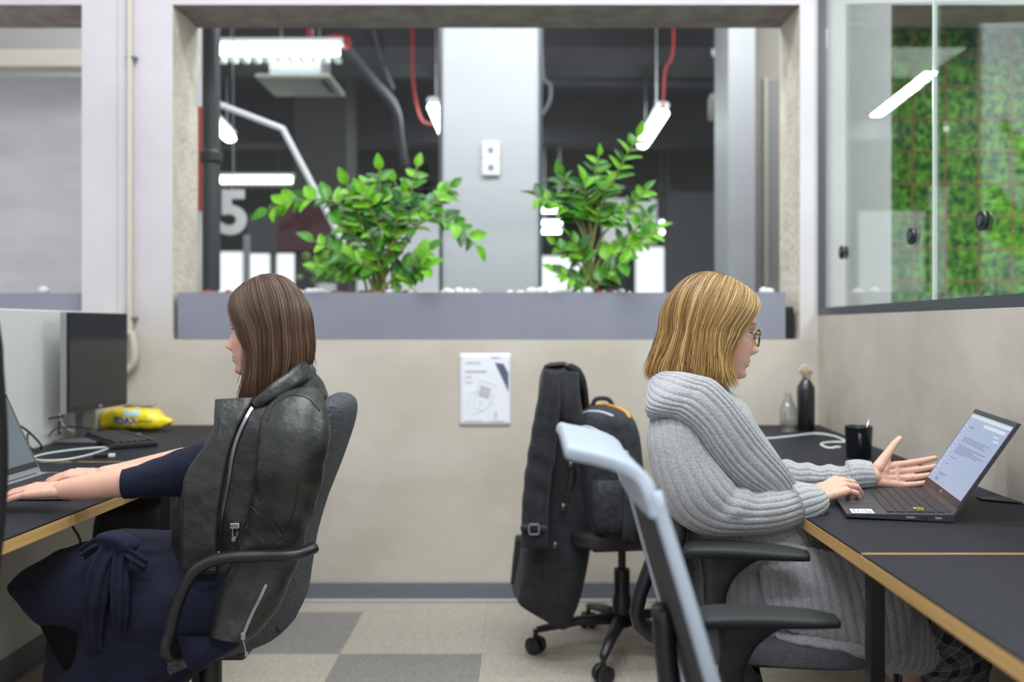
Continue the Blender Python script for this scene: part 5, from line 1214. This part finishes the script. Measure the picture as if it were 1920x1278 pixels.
# eyeglasses, worn
gm = mat('tortoise_frame', (.03, .015, .008), .25, noise_s=160, col2=(.55, .36, .12), lo=.45, hi=.55)
gl = MB()
for g in (-1, 1):
    ring = [HM @ V((.098-.006*abs(math.cos(a_))+.002, g*(.032+.023*math.cos(a_)), -.006+.020*math.sin(a_))) for a_ in np.linspace(0, 2*PI, 33)]
    gl.tube(ring, .0021, 8, caps=False)
    gl.tube([HM @ V(p) for p in ((.096, g*.054, .004), (.085, g*.068, .005), (.03, g*.078, .004), (-.01, g*.079, .0))], .0013, 6)
gl.tube([HM @ V((.100, -.010, .002)), HM @ V((.104, 0, .004)), HM @ V((.100, .010, .002))], .0016, 6)
go = gl.build('eyeglasses', gm, BW, smooth=True)
for g in (-1, 1):
    q = MB(); q.add([HM @ V((.0985, g*(.032+.0225*math.cos(a_)), -.006+.0195*math.sin(a_))) for a_ in np.linspace(0, 2*PI, 25)[:-1]], [tuple(range(24))]); q.build('lens', glass_mat('lens_glass', (.97, .97, .97), .6), go)
# hair
Fr = lerpf([(-.14, .055), (-.11, .040), (-.08, .028), (-.05, .030), (-.02, .042), (0, .054)])
Bk = lerpf([(-.14, -.150), (-.095, -.148), (-.05, -.135), (0, -.122)])
Wd = lerpf([(-.14, .093), (-.09, .097), (-.04, .098), (0, .096)])
blonde = [(.16, .085, .035), (.30, .165, .06), (.46, .27, .09), (.62, .39, .13), (.76, .50, .19), (.85, .64, .32)]
def cb(u, v): return .15*max(0, 1-u*2.6)*math.sin(PI*min(1, v*1.0))**.8+.03
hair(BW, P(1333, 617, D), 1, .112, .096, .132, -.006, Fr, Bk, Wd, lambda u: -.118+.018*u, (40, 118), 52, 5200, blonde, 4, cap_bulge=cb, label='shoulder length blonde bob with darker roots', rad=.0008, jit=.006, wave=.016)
# loose front strands
rs_ = random.Random(5); q = MB()
for k in range(44):
    x0_ = rs_.uniform(1350, 1374); g = rs_.uniform(-.06, .05)
    q.tube(curve([P(x0_, 640+rs_.uniform(-10, 20), D-.07+g*.3), P(x0_-5+rs_.uniform(-6, 6), 690, D-.065+g*.3), P(x0_+rs_.uniform(0, 16), 722+rs_.uniform(-12, 14), D-.06+g*.3)], 10), [.0007]*9+[.0002], 4)
q.tone = [(.60, .38, .15, 1)]*len(q.v); q.build('loose_strands', MATS['hair_strands'], BW, smooth=True)['kind'] = 'stuff'

# --- cardigan
M_knit = mat('cardigan_knit', (.33, .34, .365), .95, noise_s=170, col2=(.47, .48, .505), detail=3, bump=.6, bump_s=420, sheen=.35, lo=.3, hi=.7)
def groove(x, sharp=.35):   # rib profile: rounded ridges with narrow grooves
    return abs(math.sin(x))**sharp
def ribs(nr, amp, soft=0, tw=0):
    return lambda s, a, p, L: amp*(groove(nr*a/2+tw*s)-.7)+.006*nz(p, 7, 2)+soft*nz(p, 14, 5)
CW = loft([S(1252, 705, 1335, 712, D, .06), S(1232, 735, 1385, 745, D, .13), S(1222, 775, 1405, 785, D, .185), S(1222, 830, 1432, 840, D, .20), S(1228, 885, 1470, 890, D, .195), S(1243, 935, 1496, 940, D, .19),
           S(1262, 985, 1530, 985, D, .19), S(1280, 1035, 1560, 1035, D, .20), S(1292, 1085, 1570, 1090, D, .21), S(1300, 1130, 1560, 1140, D, .20), S(1320, 1165, 1540, 1175, D, .18)], 336, 90, 2.2, ribs(56, .0042, .006))
cw = CW.build('cardigan', M_knit, BW, smooth=True)
# skirt of the cardigan over the lap
def lapd(s, a, p, L): return .0056*(groove(s*78)-.7)+.010*nz((p.x*.7, p.y, p.z*.7), 7, 4)+.007*math.sin(s*9+a*2)
LP = loft([S(1318, 1010, 1322, 1150, D, .20), S(1370, 1000, 1360, 1180, D, .215), S(1440, 995, 1420, 1190, D, .22), S(1520, 1003, 1500, 1198, D, .22), S(1590, 1030, 1575, 1218, D, .215), S(1640, 1058, 1632, 1238, D, .205), S(1680, 1088, 1680, 1242, D, .195), S(1708, 1125, 1705, 1225, D, .18), S(1714, 1150, 1712, 1205, D, .15)], 90, 340, 2.5, lapd)
LP.build('lap_panel', M_knit, cw, smooth=True)
# hanging near panel with a wavy hem
HP = loft([S(1440, 1012, 1690, 1058, 2.12, .016), S(1425, 1070, 1702, 1110, 2.085, .020), S(1435, 1130, 1704, 1160, 2.07, .022), S(1458, 1168, 1694, 1205, 2.07, .020), S(1490, 1184, 1672, 1232, 2.08, .016)], 420, 46, 2.6, lambda s, a, p, L: .0058*(groove(p.x*150+2.5*nz((p.x, p.y, p.z), 3, 1)-6*s)-.7)+.008*nz((p.x, p.y, p.z*.5), 9, 7))
HP.build('front_panel', M_knit, cw, smooth=True)
HEM = loft([S(1452, 1180, 1462, 1196, 2.10, .02), S(1500, 1186, 1510, 1208, 2.07, .03), S(1560, 1196, 1568, 1218, 2.06, .03), S(1610, 1204, 1612, 1236, 2.06, .03), S(1640, 1218, 1638, 1252, 2.07, .025)], 24, 60, 2, lambda s, a, p, L: .003*nz(p, 60, 3)); HEM.build('hem', M_knit, cw, smooth=True)
# near sleeve
SL = loft([S(1300, 772, 1222, 782, 2.17, .045), S(1312, 800, 1214, 815, 2.13, .06), S(1326, 835, 1222, 868, 2.11, .066), S(1348, 868, 1238, 925, 2.10, .066), S(1368, 895, 1262, 970, 2.10, .064), S(1384, 912, 1310, 998, 2.10, .060), S(1412, 920, 1372, 1004, 2.10, .056), S(1448, 918, 1432, 1000, 2.11, .052), S(1480, 911, 1490, 985, 2.14, .049), S(1488, 908, 1500, 980, 2.15, .048)], 240, 110, 2.1,
          lambda s, a, p, L: .0046*(groove(20*a/2+.6*s)-.7)+.006*nz(p, 9, 2)+.005*math.sin(s*34)*max(0, 1-abs(s-.62)*6)*(1 if math.cos(a) < 0 else .2), ydir=True)
SL.build('sleeve', M_knit, cw, smooth=True)
CF = loft([S(1474, 906, 1494, 990, 2.135, .053), S(1490, 902, 1512, 982, 2.15, .056), S(1508, 905, 1528, 968, 2.17, .053), S(1520, 907, 1540, 955, 2.185, .046)], 200, 24, 2.1, lambda s, a, p, L: .0034*(groove(20*a/2)-.7)); CF.build('cuff', M_knit, cw, smooth=True)
# far sleeve and cuff
SF = loft([S(1340, 800, 1300, 900, 2.47, .06), S(1400, 840, 1380, 935, 2.49, .06), S(1450, 860, 1450, 935, 2.50, .055), S(1500, 868, 1500, 930, 2.48, .05), S(1550, 872, 1552, 922, 2.45, .046), S(1600, 874, 1600, 918, 2.42, .042)], 200, 70, 2.1, lambda s, a, p, L: .0042*(groove(16*a/2)-.7)+.005*nz(p, 12, 3)+.003*math.sin(s*40)); SF.build('sleeve', M_knit, cw, smooth=True)
CF2 = loft([S(1588, 864, 1592, 922, 2.425, .046), S(1612, 862, 1614, 918, 2.415, .047), S(1634, 866, 1637, 915, 2.405, .042)], 200, 16, 2.1, lambda s, a, p, L: .0032*(groove(18*a/2)-.7)); CF2.build('cuff', M_knit, cw, smooth=True)
# shawl collar: ribs run along its length
SH = loft([S(1246, 692, 1224, 720, 2.36, .035), S(1262, 700, 1218, 752, 2.24, .04), S(1300, 706, 1215, 778, 2.14, .042, 2.12), S(1332, 712, 1262, 785, 2.12, .04, 2.09), S(1362, 738, 1300, 812, 2.11, .038, 2.085), S(1392, 775, 1326, 850, 2.11, .036, 2.085), S(1424, 818, 1352, 885, 2.12, .034, 2.09),
           S(1452, 852, 1384, 912, 2.13, .032, 2.10), S(1478, 885, 1420, 930, 2.14, .03, 2.12), S(1500, 930, 1450, 962, 2.16, .028, 2.14)], 240, 120, 2.6, lambda s, a, p, L: .0052*(groove(26*a/2)-.7)+.003*nz(p, 10, 6))
SH.build('collar', M_knit, cw, smooth=True)
SH2 = loft([S(1250, 695, 1262, 720, 2.40, .03), S(1290, 700, 1300, 730, 2.44, .035), S(1345, 712, 1330, 760, 2.46, .04), S(1385, 752, 1360, 800, 2.46, .04), S(1425, 805, 1400, 850, 2.46, .035), S(1462, 858, 1440, 900, 2.44, .03)], 160, 60, 2.4, lambda s, a, p, L: .004*(groove(22*a/2)-.7)); SH2.build('collar', M_knit, cw, smooth=True)
q = loft([S(1318, 700, 1352, 712, D, .05), S(1330, 730, 1372, 738, D, .06), S(1350, 770, 1400, 780, D, .07), S(1380, 830, 1440, 840, D, .07)], 40, 20, 2); lab(q.build('top', mat('top_pink_grey', (.20, .13, .17), .8), BW, smooth=True), 'dark pinkish top under the cardigan')
# plaid trousers
tm = mat('plaid', (.03, .03, .04), .9); nt = tm.node_tree; b = nt.nodes['Principled BSDF']; tc = nt.nodes.new('ShaderNodeUVMap'); tc.uv_map = 'UVMap'
def wv(sc_, dr, thr):
    w_ = nt.nodes.new('ShaderNodeTexWave'); w_.inputs['Scale'].default_value = sc_; w_.bands_direction = dr; nt.links.new(tc.outputs[0], w_.inputs['Vector'])
    g_ = nt.nodes.new('ShaderNodeMath'); g_.operation = 'GREATER_THAN'; g_.inputs[1].default_value = thr; nt.links.new(w_.outputs['Fac'], g_.inputs[0]); return g_.outputs[0]
def mth(op, a_, b_):
    n_ = nt.nodes.new('ShaderNodeMath'); n_.operation = op; nt.links.new(a_, n_.inputs[0])
    if isinstance(b_, float): n_.inputs[1].default_value = b_
    else: nt.links.new(b_, n_.inputs[1])
    return n_.outputs[0]
fx, fy, cx_, cy_ = wv(60, 'X', .5), wv(60, 'Y', .5), wv(7, 'X', .55), wv(7, 'Y', .55)
tot = mth('ADD', mth('MULTIPLY', fx, cy_), mth('MULTIPLY', fy, cx_)); tot = mth('MULTIPLY', tot, .5); tot = mth('ADD', tot, mth('MULTIPLY', wv(14, 'X', .93), .35)); tot = mth('ADD', tot, mth('MULTIPLY', wv(14, 'Y', .93), .35))
rp_ = nt.nodes.new('ShaderNodeValToRGB'); rp_.color_ramp.elements[0].color = (.018, .019, .028, 1); rp_.color_ramp.elements[1].color = (.27, .28, .32, 1); nt.links.new(tot, rp_.inputs[0]); nt.links.new(rp_.outputs[0], b.inputs['Base Color'])
TR = loft([S(1600, 1070, 1590, 1215, 2.22, .09), S(1690, 1095, 1670, 1230, 2.21, .09), S(1760, 1125, 1715, 1225, 2.20, .088), S(1815, 1158, 1722, 1235, 2.20, .085), S(1850, 1205, 1728, 1250, 2.20, .08), S(1845, 1275, 1732, 1280, 2.20, .072), S(1820, 1350, 1722, 1350, 2.20, .064), S(1795, 1450, 1712, 1450, 2.20, .056), S(1780, 1505, 1705, 1505, 2.20, .052)], 60, 80, 2.2, lambda s, a, p, L: .006*nz(p, 9, 2)+.004*math.sin(s*50)*max(0, 1-abs(s-.45)*5)); tr = TR.build('trousers', tm, BW, smooth=True)
T2 = loft([S(1600, 1080, 1590, 1200, 2.42, .085), S(1690, 1100, 1670, 1215, 2.42, .085), S(1745, 1130, 1700, 1215, 2.42, .08), S(1770, 1170, 1700, 1230, 2.42, .075), S(1775, 1230, 1695, 1250, 2.42, .07), S(1765, 1320, 1690, 1320, 2.42, .06), S(1740, 1450, 1680, 1450, 2.42, .052)], 48, 60, 2.2, lambda s, a, p, L: .006*nz(p, 9, 5)); T2.build('trouser_leg', tm, tr, smooth=True)
for yy in (2.20, 2.40):
    x_ = P(1745, 0, yy).x; q = MB(); q.lathe_e((x_+.05, yy, .045), (.13, .045, .043), 20, 10, 0, None); q.build('shoe', mat('shoe_black', (.015, .015, .016), .35), BW, smooth=True)

# ================================================================== DARK HAIRED WOMAN (left)
DW = thing('person', 'dark haired woman in a black leather jacket and navy skirt, typing on a silver laptop', 'person', (-.6, 2.3, 0))
hm, HM2 = head_mesh(-1, math.radians(3), P(501, 617, D), .93, lips=.0068, nose=.96)
hm.cap(P(545, 790, D), P(520, 700, D), .055, .050, 20); hm.cap(P(520, 700, D), P(512, 650, D), .050, .045, 16)
h1 = MB(); W = P(118, 918, 2.16); 
armprim(h1, [P(345, 882, 2.19), P(235, 902, 2.17), P(170, 912, 2.16), W], [.036, .035, .029, .0225])
hl1, K1 = hand(h1, W, (-.985, .14, -.02), (-.05, -.22, .97), (-.15, .97, .2), ((.28, .22, .12), (.24, .22, .12), (.22, .22, .12), (.2, .22, .12)), (.10, .03, -.03, -.10), ((.75, .6, .25), (.95, .25, .25), (1, .0, .2)), 1.0)
h2 = MB(); W2 = P(196, 890, 2.40)
armprim(h2, [P(345, 868, 2.46), P(262, 884, 2.44), P(225, 888, 2.42), W2], [.040, .034, .027, .0225])
hl2, K2 = hand(h2, W2, (-.96, -.10, .06), (-.1, -.15, .98), (-.15, -.97, .1), ((.45, .5, .3), (.42, .5, .3), (.4, .5, .3), (.4, .5, .3)), (.08, .02, -.04, -.10), ((.75, .6, .3), (.95, .25, .3), (1, .0, .3)), 1.0)
bd = MB()
bd.cap(P(455, 1100, D), P(520, 860, D), .10, .10, 20); bd.cap(P(560, 800, 2.19), P(550, 800, 2.42), .04, .04); bd.cap(P(535, 850, D), P(545, 760, D), .10, .055, 16)
armprim(bd, [P(560, 805, 2.19), P(470, 900, 2.20), P(345, 882, 2.19)], [.040, .036, .036]); armprim(bd, [P(550, 805, 2.46), P(440, 880, 2.48), P(345, 868, 2.46)], [.045, .038, .037])
for yy in (2.20, 2.38):
    kn = V((P(128, 0, yy).x, yy, .50)); kx_ = P(216, 0, yy).x-kn.x; armprim(bd, [V((P(460, 0, D).x, yy, .53)), kn, V((P(150, 0, yy).x, yy, .38)), V((kn.x+kx_, yy, .10))], [.062, .042, .038, .026]); bd.cap(V((kn.x+kx_, yy, .045)), V((kn.x-.02, yy, .03)), .034, .026)
build_skin('body', [(hm, .0022, 2), (h1, .0018, 5), (h2, .0018, 5), (bd, .012, 2)], HM2.inverted(), DW)
eyes(DW, HM2, ('iris_brown', (.10, .06, .03)))
Fr = lerpf([(-.18, .060), (-.14, .052), (-.10, .036), (-.06, .028), (-.03, .030), (0, .040)])
Bk = lerpf([(-.18, -.060), (-.12, -.085), (-.08, -.098), (-.04, -.102), (0, -.101)])
Wd = lerpf([(-.18, .085), (-.10, .092), (-.04, .092), (0, .088)])
brown = [(.045, .023, .015), (.07, .036, .022), (.10, .053, .031), (.13, .071, .041), (.165, .093, .053), (.22, .13, .075)]
def ze(u): return -.172+.10*u**.9
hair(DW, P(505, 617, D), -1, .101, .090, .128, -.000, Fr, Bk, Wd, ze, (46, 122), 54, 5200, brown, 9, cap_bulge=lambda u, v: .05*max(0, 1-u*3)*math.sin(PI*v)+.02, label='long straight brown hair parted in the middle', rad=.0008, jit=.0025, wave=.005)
q = MB(); rs_ = random.Random(6)
for k in range(14):
    x0_ = rs_.uniform(455, 466); q.tube(curve([P(x0_, 600, D-.075), P(x0_-4, 680, D-.08), P(x0_-8+rs_.uniform(-6, 10), 722+rs_.uniform(-20, 8), D-.08)], 10), [.0007]*9+[.0002], 4)
for k in range(10):
    q.tube(curve([P(568, 640+rs_.uniform(-20, 20), D), P(582+rs_.uniform(-2, 8), 665, D), P(578+rs_.uniform(0, 20), 690+rs_.uniform(-8, 8), D)], 8), [.0004]*7+[.0002], 4)
q.tone = [(.13, .07, .04, 1)]*len(q.v); q.build('loose_strands', MATS['hair_strands'], DW, smooth=True)['kind'] = 'stuff'
# --- leather jacket draped over the shoulders
M_lea = mat('leather', (.011, .0128, .0125), .40, noise_s=7, col2=(.017, .0195, .0190), spec=.6, bump=.5, bump_s=26)
def wrk(amp, fr, sd): return lambda s, a, p, L: amp*nz((p.x, p.y, p.z*.7), fr, sd)+amp*.5*nz(p, fr*2.6, sd+1)
JK = loft([S(500, 742, 572, 690, D, .075), S(478, 750, 592, 702, D, .115), S(448, 765, 606, 728, D, .165), S(420, 790, 614, 765, D, .185), S(400, 822, 617, 812, D, .19), S(368, 862, 612, 860, D, .188), S(346, 905, 600, 912, D, .185), S(339, 960, 580, 962, D, .182), S(338, 1015, 566, 1015, D, .18), S(338, 1062, 552, 1072, D, .178)], 120, 90, 2.3, wrk(.006, 9, 3))
jb = JK.bvh(); jk = JK.build('leather_jacket', M_lea, DW, smooth=True)
def slv(s, a, p, L): return .0045*nz(p, 8, 8)+.0016*math.sin(L*70+6*nz(p, 4, 2))*max(0, math.sin(PI*s))+.0012*nz(p, 34, 3)
SV = loft([S(520, 752, 596, 728, 2.15, .035), S(496, 780, 612, 765, 2.11, .055), S(486, 820, 616, 815, 2.085, .062), S(482, 870, 608, 872, 2.075, .062), S(476, 925, 594, 935, 2.085, .052), S(462, 980, 578, 992, 2.10, .046), S(440, 1035, 562, 1050, 2.105, .042), S(420, 1085, 540, 1100, 2.10, .040), S(404, 1130, 516, 1146, 2.095, .040), S(396, 1165, 490, 1180, 2.085, .040), S(394, 1188, 468, 1200, 2.08, .040)], 80, 120, 2.2, slv)
sb = SV.bvh(); sv = SV.build('sleeve', M_lea, jk, smooth=True)
# far sleeve
SF = loft([S(540, 750, 590, 735, 2.44, .04), S(500, 800, 605, 790, 2.49, .06), S(492, 880, 600, 880, 2.50, .06), S(478, 1000, 572, 1000, 2.50, .05), S(460, 1120, 530, 1120, 2.49, .042)], 40, 40, 2.2, wrk(.005, 12, 5)); SF.build('sleeve', M_lea, jk, smooth=True)
# collar band around the back of the neck, lapel flap
CB = loft([S(566, 674, 584, 700, 2.38, .014), S(568, 674, 588, 704, 2.30, .016), S(556, 684, 576, 716, 2.22, .018), S(535, 700, 553, 728, 2.175, .018), S(510, 716, 530, 744, 2.15, .016), S(488, 736, 508, 758, 2.14, .014), S(470, 752, 484, 768, 2.14, .010)], 40, 50, 2.6, wrk(.003, 20, 6)); CB.build('collar', M_lea, jk, smooth=True)
FP = loft([S(404, 750, 476, 747, 2.145, .010), S(403, 775, 462, 775, 2.125, .012), S(400, 808, 446, 808, 2.112, .013), S(380, 843, 436, 838, 2.105, .014), S(355, 878, 427, 872, 2.10, .014), S(344, 915, 420, 915, 2.095, .014), S(340, 965, 413, 965, 2.095, .014), S(339, 1020, 410, 1020, 2.095, .014), S(338, 1064, 410, 1071, 2.10, .012)], 60, 80, 4, lambda s, a, p, L: .005*nz((p.x, p.y, p.z*.5), 10, 4)+.0012*nz(p, 40, 4)); fb = FP.bvh(); lb = fb; FP.build('front_flap', M_lea, jk, smooth=True)
seam = mat('seam', (.012, .014, .014), .5)
for pts, bb in (([(344, 905), (343, 960), (342, 1060)], fb), ([(411, 758), (411, 785), (406, 812)], lb)): scatter_tube(jk, 'seam', bb, pts, .0012, seam, off=.0005)
for pts in ([(500, 790), (510, 762), (540, 742), (575, 745), (600, 770)], [(470, 925), (500, 960), (530, 1000)], [(462, 940), (495, 975), (524, 1010)], [(560, 900), (550, 960), (528, 1010)]): scatter_tube(sv, 'seam', sb, pts, .0014, seam, off=.0008)
Mz = mat('zip_metal', (.45, .43, .47), .35, metal=1)
# main zip from collar to hem
class Multi:
    def __init__(s, *b): s.b = b
    def ray_cast(s, o, d):
        best = (None, None, None, None)
        for q_ in s.b:
            h = q_.ray_cast(o, d)
            if h[0] is not None and (best[0] is None or h[3] < best[3]): best = h
        return best
allb = Multi(jb, sb, fb, lb)
zp_ = [(484, 747), (466, 775), (448, 812), (436, 850), (428, 900), (418, 950), (411, 1000), (408, 1062)]
pp = [onsurf(allb, x, y, .002) for x, y in crom(zp_, 60)]; q = MB(); q.tube([p for p in pp if p], .0055, 8, flat=.4, up=(0, 1, 0)); q.build('zip_tape', seam, jk, smooth=True)
zipper(jk, allb, zp_, 130, .0032, Mz)
zipper(sv, sb, [(499, 1096), (488, 1120), (472, 1152), (458, 1186)], 36, .0028, Mz)
c = onsurf(sb, 456, 1192, .006); q = MB(); q.box(c, (.010, .006, .016), bev=.002); q.tube([c-V((0, 0, .008)), c-V((-.004, 0, .022)), c-V((-.006, 0, .034))], .0022, 6); q.box(c-V((-.007, 0, .038)), (.007, .004, .010), bev=.001); q.build('zip_pull', Mz, sv)
c = onsurf(allb, 440, 985, .006); q = MB(); q.box(c, (.022, .006, .012), bev=.002); q.tube([c+V((-.004, 0, -.005)), c+V((-.004, -.002, -.022)), c+V((.004, -.002, -.026)), c+V((.008, -.001, -.012))], .002, 6); q.box(c+V((-.002, -.001, -.030)), (.010, .004, .008), bev=.001); q.build('zip_pull', M_chrome, jk)
for x, y in ((497, 727), (478, 741)):
    c = onsurf(Multi(jb, sb, CB.bvh()), x, y, .002)
    if c: q = MB(); q.ell(c, (.005, .003, .005), 12); q.build('snap_button', M_chrome, jk, smooth=True)
c = onsurf(Multi(jb, sb), 588, 697, .001)
if c: q = MB(); q.ell(c, (.004, .003, .004), 10); q.build('snap_button', M_chrome, jk, smooth=True)
# navy top sleeves
M_navy = mat('navy_cloth', (.0045, .006, .020), .85, noise_s=30, col2=(.006, .008, .027), sheen=.03, spec=.3, bump=.15, bump_s=120)
NV_ = loft([S(440, 815, 435, 950, 2.21, .05), S(380, 830, 375, 940, 2.20, .05), S(345, 840, 340, 930, 2.19, .05), S(300, 856, 296, 929, 2.18, .046), S(262, 868, 260, 932, 2.175, .043), S(234, 875, 236, 934, 2.17, .041)], 60, 70, 2.1, lambda s, a, p, L: .004*nz(p, 12, 3)+.002*math.sin(s*30)*(1-s)); ns_ = NV_.build('navy_top', M_navy, DW, smooth=True)
N2 = loft([S(430, 800, 430, 900, 2.46, .06), S(360, 838, 360, 900, 2.46, .05), S(300, 856, 300, 905, 2.45, .042), S(252, 868, 254, 905, 2.44, .038)], 40, 40, 2.1); N2.build('sleeve', M_navy, ns_, smooth=True)
N3 = loft([S(470, 800, 560, 800, D, .12), S(440, 900, 560, 900, D, .14), S(400, 985, 560, 985, D, .15), S(400, 1040, 560, 1060, D, .16)], 40, 30, 2.2); N3.build('bodice', M_navy, ns_, smooth=True)
# skirt: over the lap, then falling
def fsk(s, a, p, L): return .006*math.sin(p.x*38+4*nz(p, 4, 2))*(.4+.6*s)+.010*nz(p, 8, 3)+.004*nz(p, 22, 5)
K_ = loft([S(552, 1000, 545, 1170, D, .16), S(500, 1000, 480, 1200, D, .20), S(420, 1000, 410, 1208, D, .215), S(340, 1002, 335, 1205, D, .215), S(270, 1000, 268, 1195, D, .21), S(200, 1005, 200, 1180, D, .205), S(140, 1022, 150, 1165, D, .19), S(100, 1040, 120, 1140, D, .175), S(72, 1058, 85, 1105, D, .15), S(60, 1068, 66, 1084, D, .12)], 90, 110, 2.4, fsk)
kb_ = K_.bvh(); sk = K_.build('skirt', M_navy, DW, smooth=True)
def fdr(s, a, p, L): return .014*math.sin(a*9+2*nz(p, 5, 3))*(.3+.7*s)+.008*nz(p, 9, 6)
DR = loft([S(150, 1100, 470, 1140, D, .20), S(128, 1140, 455, 1175, D, .205), S(112, 1180, 440, 1205, D, .205), S(112, 1220, 410, 1225, D, .205), S(113, 1262, 372, 1255, D, .20), S(114, 1310, 330, 1300, D, .19), S(118, 1400, 300, 1380, D, .17), S(125, 1450, 290, 1440, D, .16)], 140, 80, 2.2, fdr); DR.build('skirt_fall', M_navy, sk, smooth=True)
D3 = loft([S(330, 1190, 460, 1195, 2.10, .04), S(335, 1215, 430, 1222, 2.09, .035), S(350, 1240, 395, 1244, 2.09, .02), S(362, 1256, 375, 1256, 2.09, .008)], 60, 24, 2.4, lambda s, a, p, L: .006*math.sin(p.x*70)+.003*nz(p, 30, 3)); D3.build('skirt_corner', M_navy, sk, smooth=True)
# tie: knot and hanging tails
kd = Multi(kb_)
q = MB(); c = P(222, 1014, 2.09); M3 = Matrix.Rotation(.3, 3, 'Y'); q.lathe_e(c, (.045, .028, .022), 20, 10, 0, M3); q.lathe_e(c+V((-.03, .02, -.012)), (.035, .02, .02), 16, 8, 0, None); q.v = [tuple(V(a_)*1+V((1, 1, 1))*.006*nz(a_, 30, 1)) for a_ in q.v]; q.build('knot', M_navy, sk, smooth=True)
for st_ in ([S(190, 1012, 232, 1020, 2.09, .012), S(170, 1060, 208, 1065, 2.07, .014), S(158, 1110, 198, 1114, 2.065, .014), S(158, 1150, 192, 1152, 2.075, .013), S(166, 1195, 188, 1195, 2.085, .012), S(166, 1222, 190, 1218, 2.09, .008)],
            [S(215, 1020, 240, 1022, 2.09, .012), S(212, 1080, 236, 1084, 2.07, .013), S(214, 1140, 238, 1140, 2.07, .012), S(218, 1180, 234, 1180, 2.08, .008)],
            [S(222, 1008, 240, 1022, 2.10, .010), S(250, 1030, 246, 1048, 2.08, .012), S(278, 1052, 270, 1070, 2.085, .008)], [S(205, 1004, 212, 1018, 2.10, .010), S(180, 1008, 186, 1026, 2.09, .014), S(150, 1030, 160, 1046, 2.10, .008)]):
    q = loft(st_, 48, 44, 2.2, lambda s, a, p, L: .005*math.sin(a*5+s*3)+.003*nz(p, 24, 2)); q.build('tie_end', M_navy, sk, smooth=True)
# tights and shoes
M_ti = mat('black_tights', (.004, .0035, .004), .9, spec=.15)
for k, yy in enumerate((2.17, 2.38)):
    q = loft([(P(62, 1082, yy), P(150, 1120, yy), .055), (P(66, 1120, yy), P(160, 1150, yy), .060), (P(84, 1170, yy), P(185, 1180, yy), .060), (P(108, 1215, yy), P(200, 1220, yy), .057), (P(130, 1262, yy), P(215, 1265, yy), .052), (P(165, 1350, yy), P(228, 1350, yy), .042), (P(190, 1450, yy), P(238, 1450, yy), .034), (P(200, 1500, yy), P(243, 1500, yy), .034)], 40, 50, 2.1); q.build('tights', M_ti, DW, smooth=True)
    q = MB(); q.lathe_e((P(200, 0, yy).x, yy, .042), (.12, .042, .040), 20, 10, 0, None); q.build('shoe', MATS['shoe_black'], DW, smooth=True)
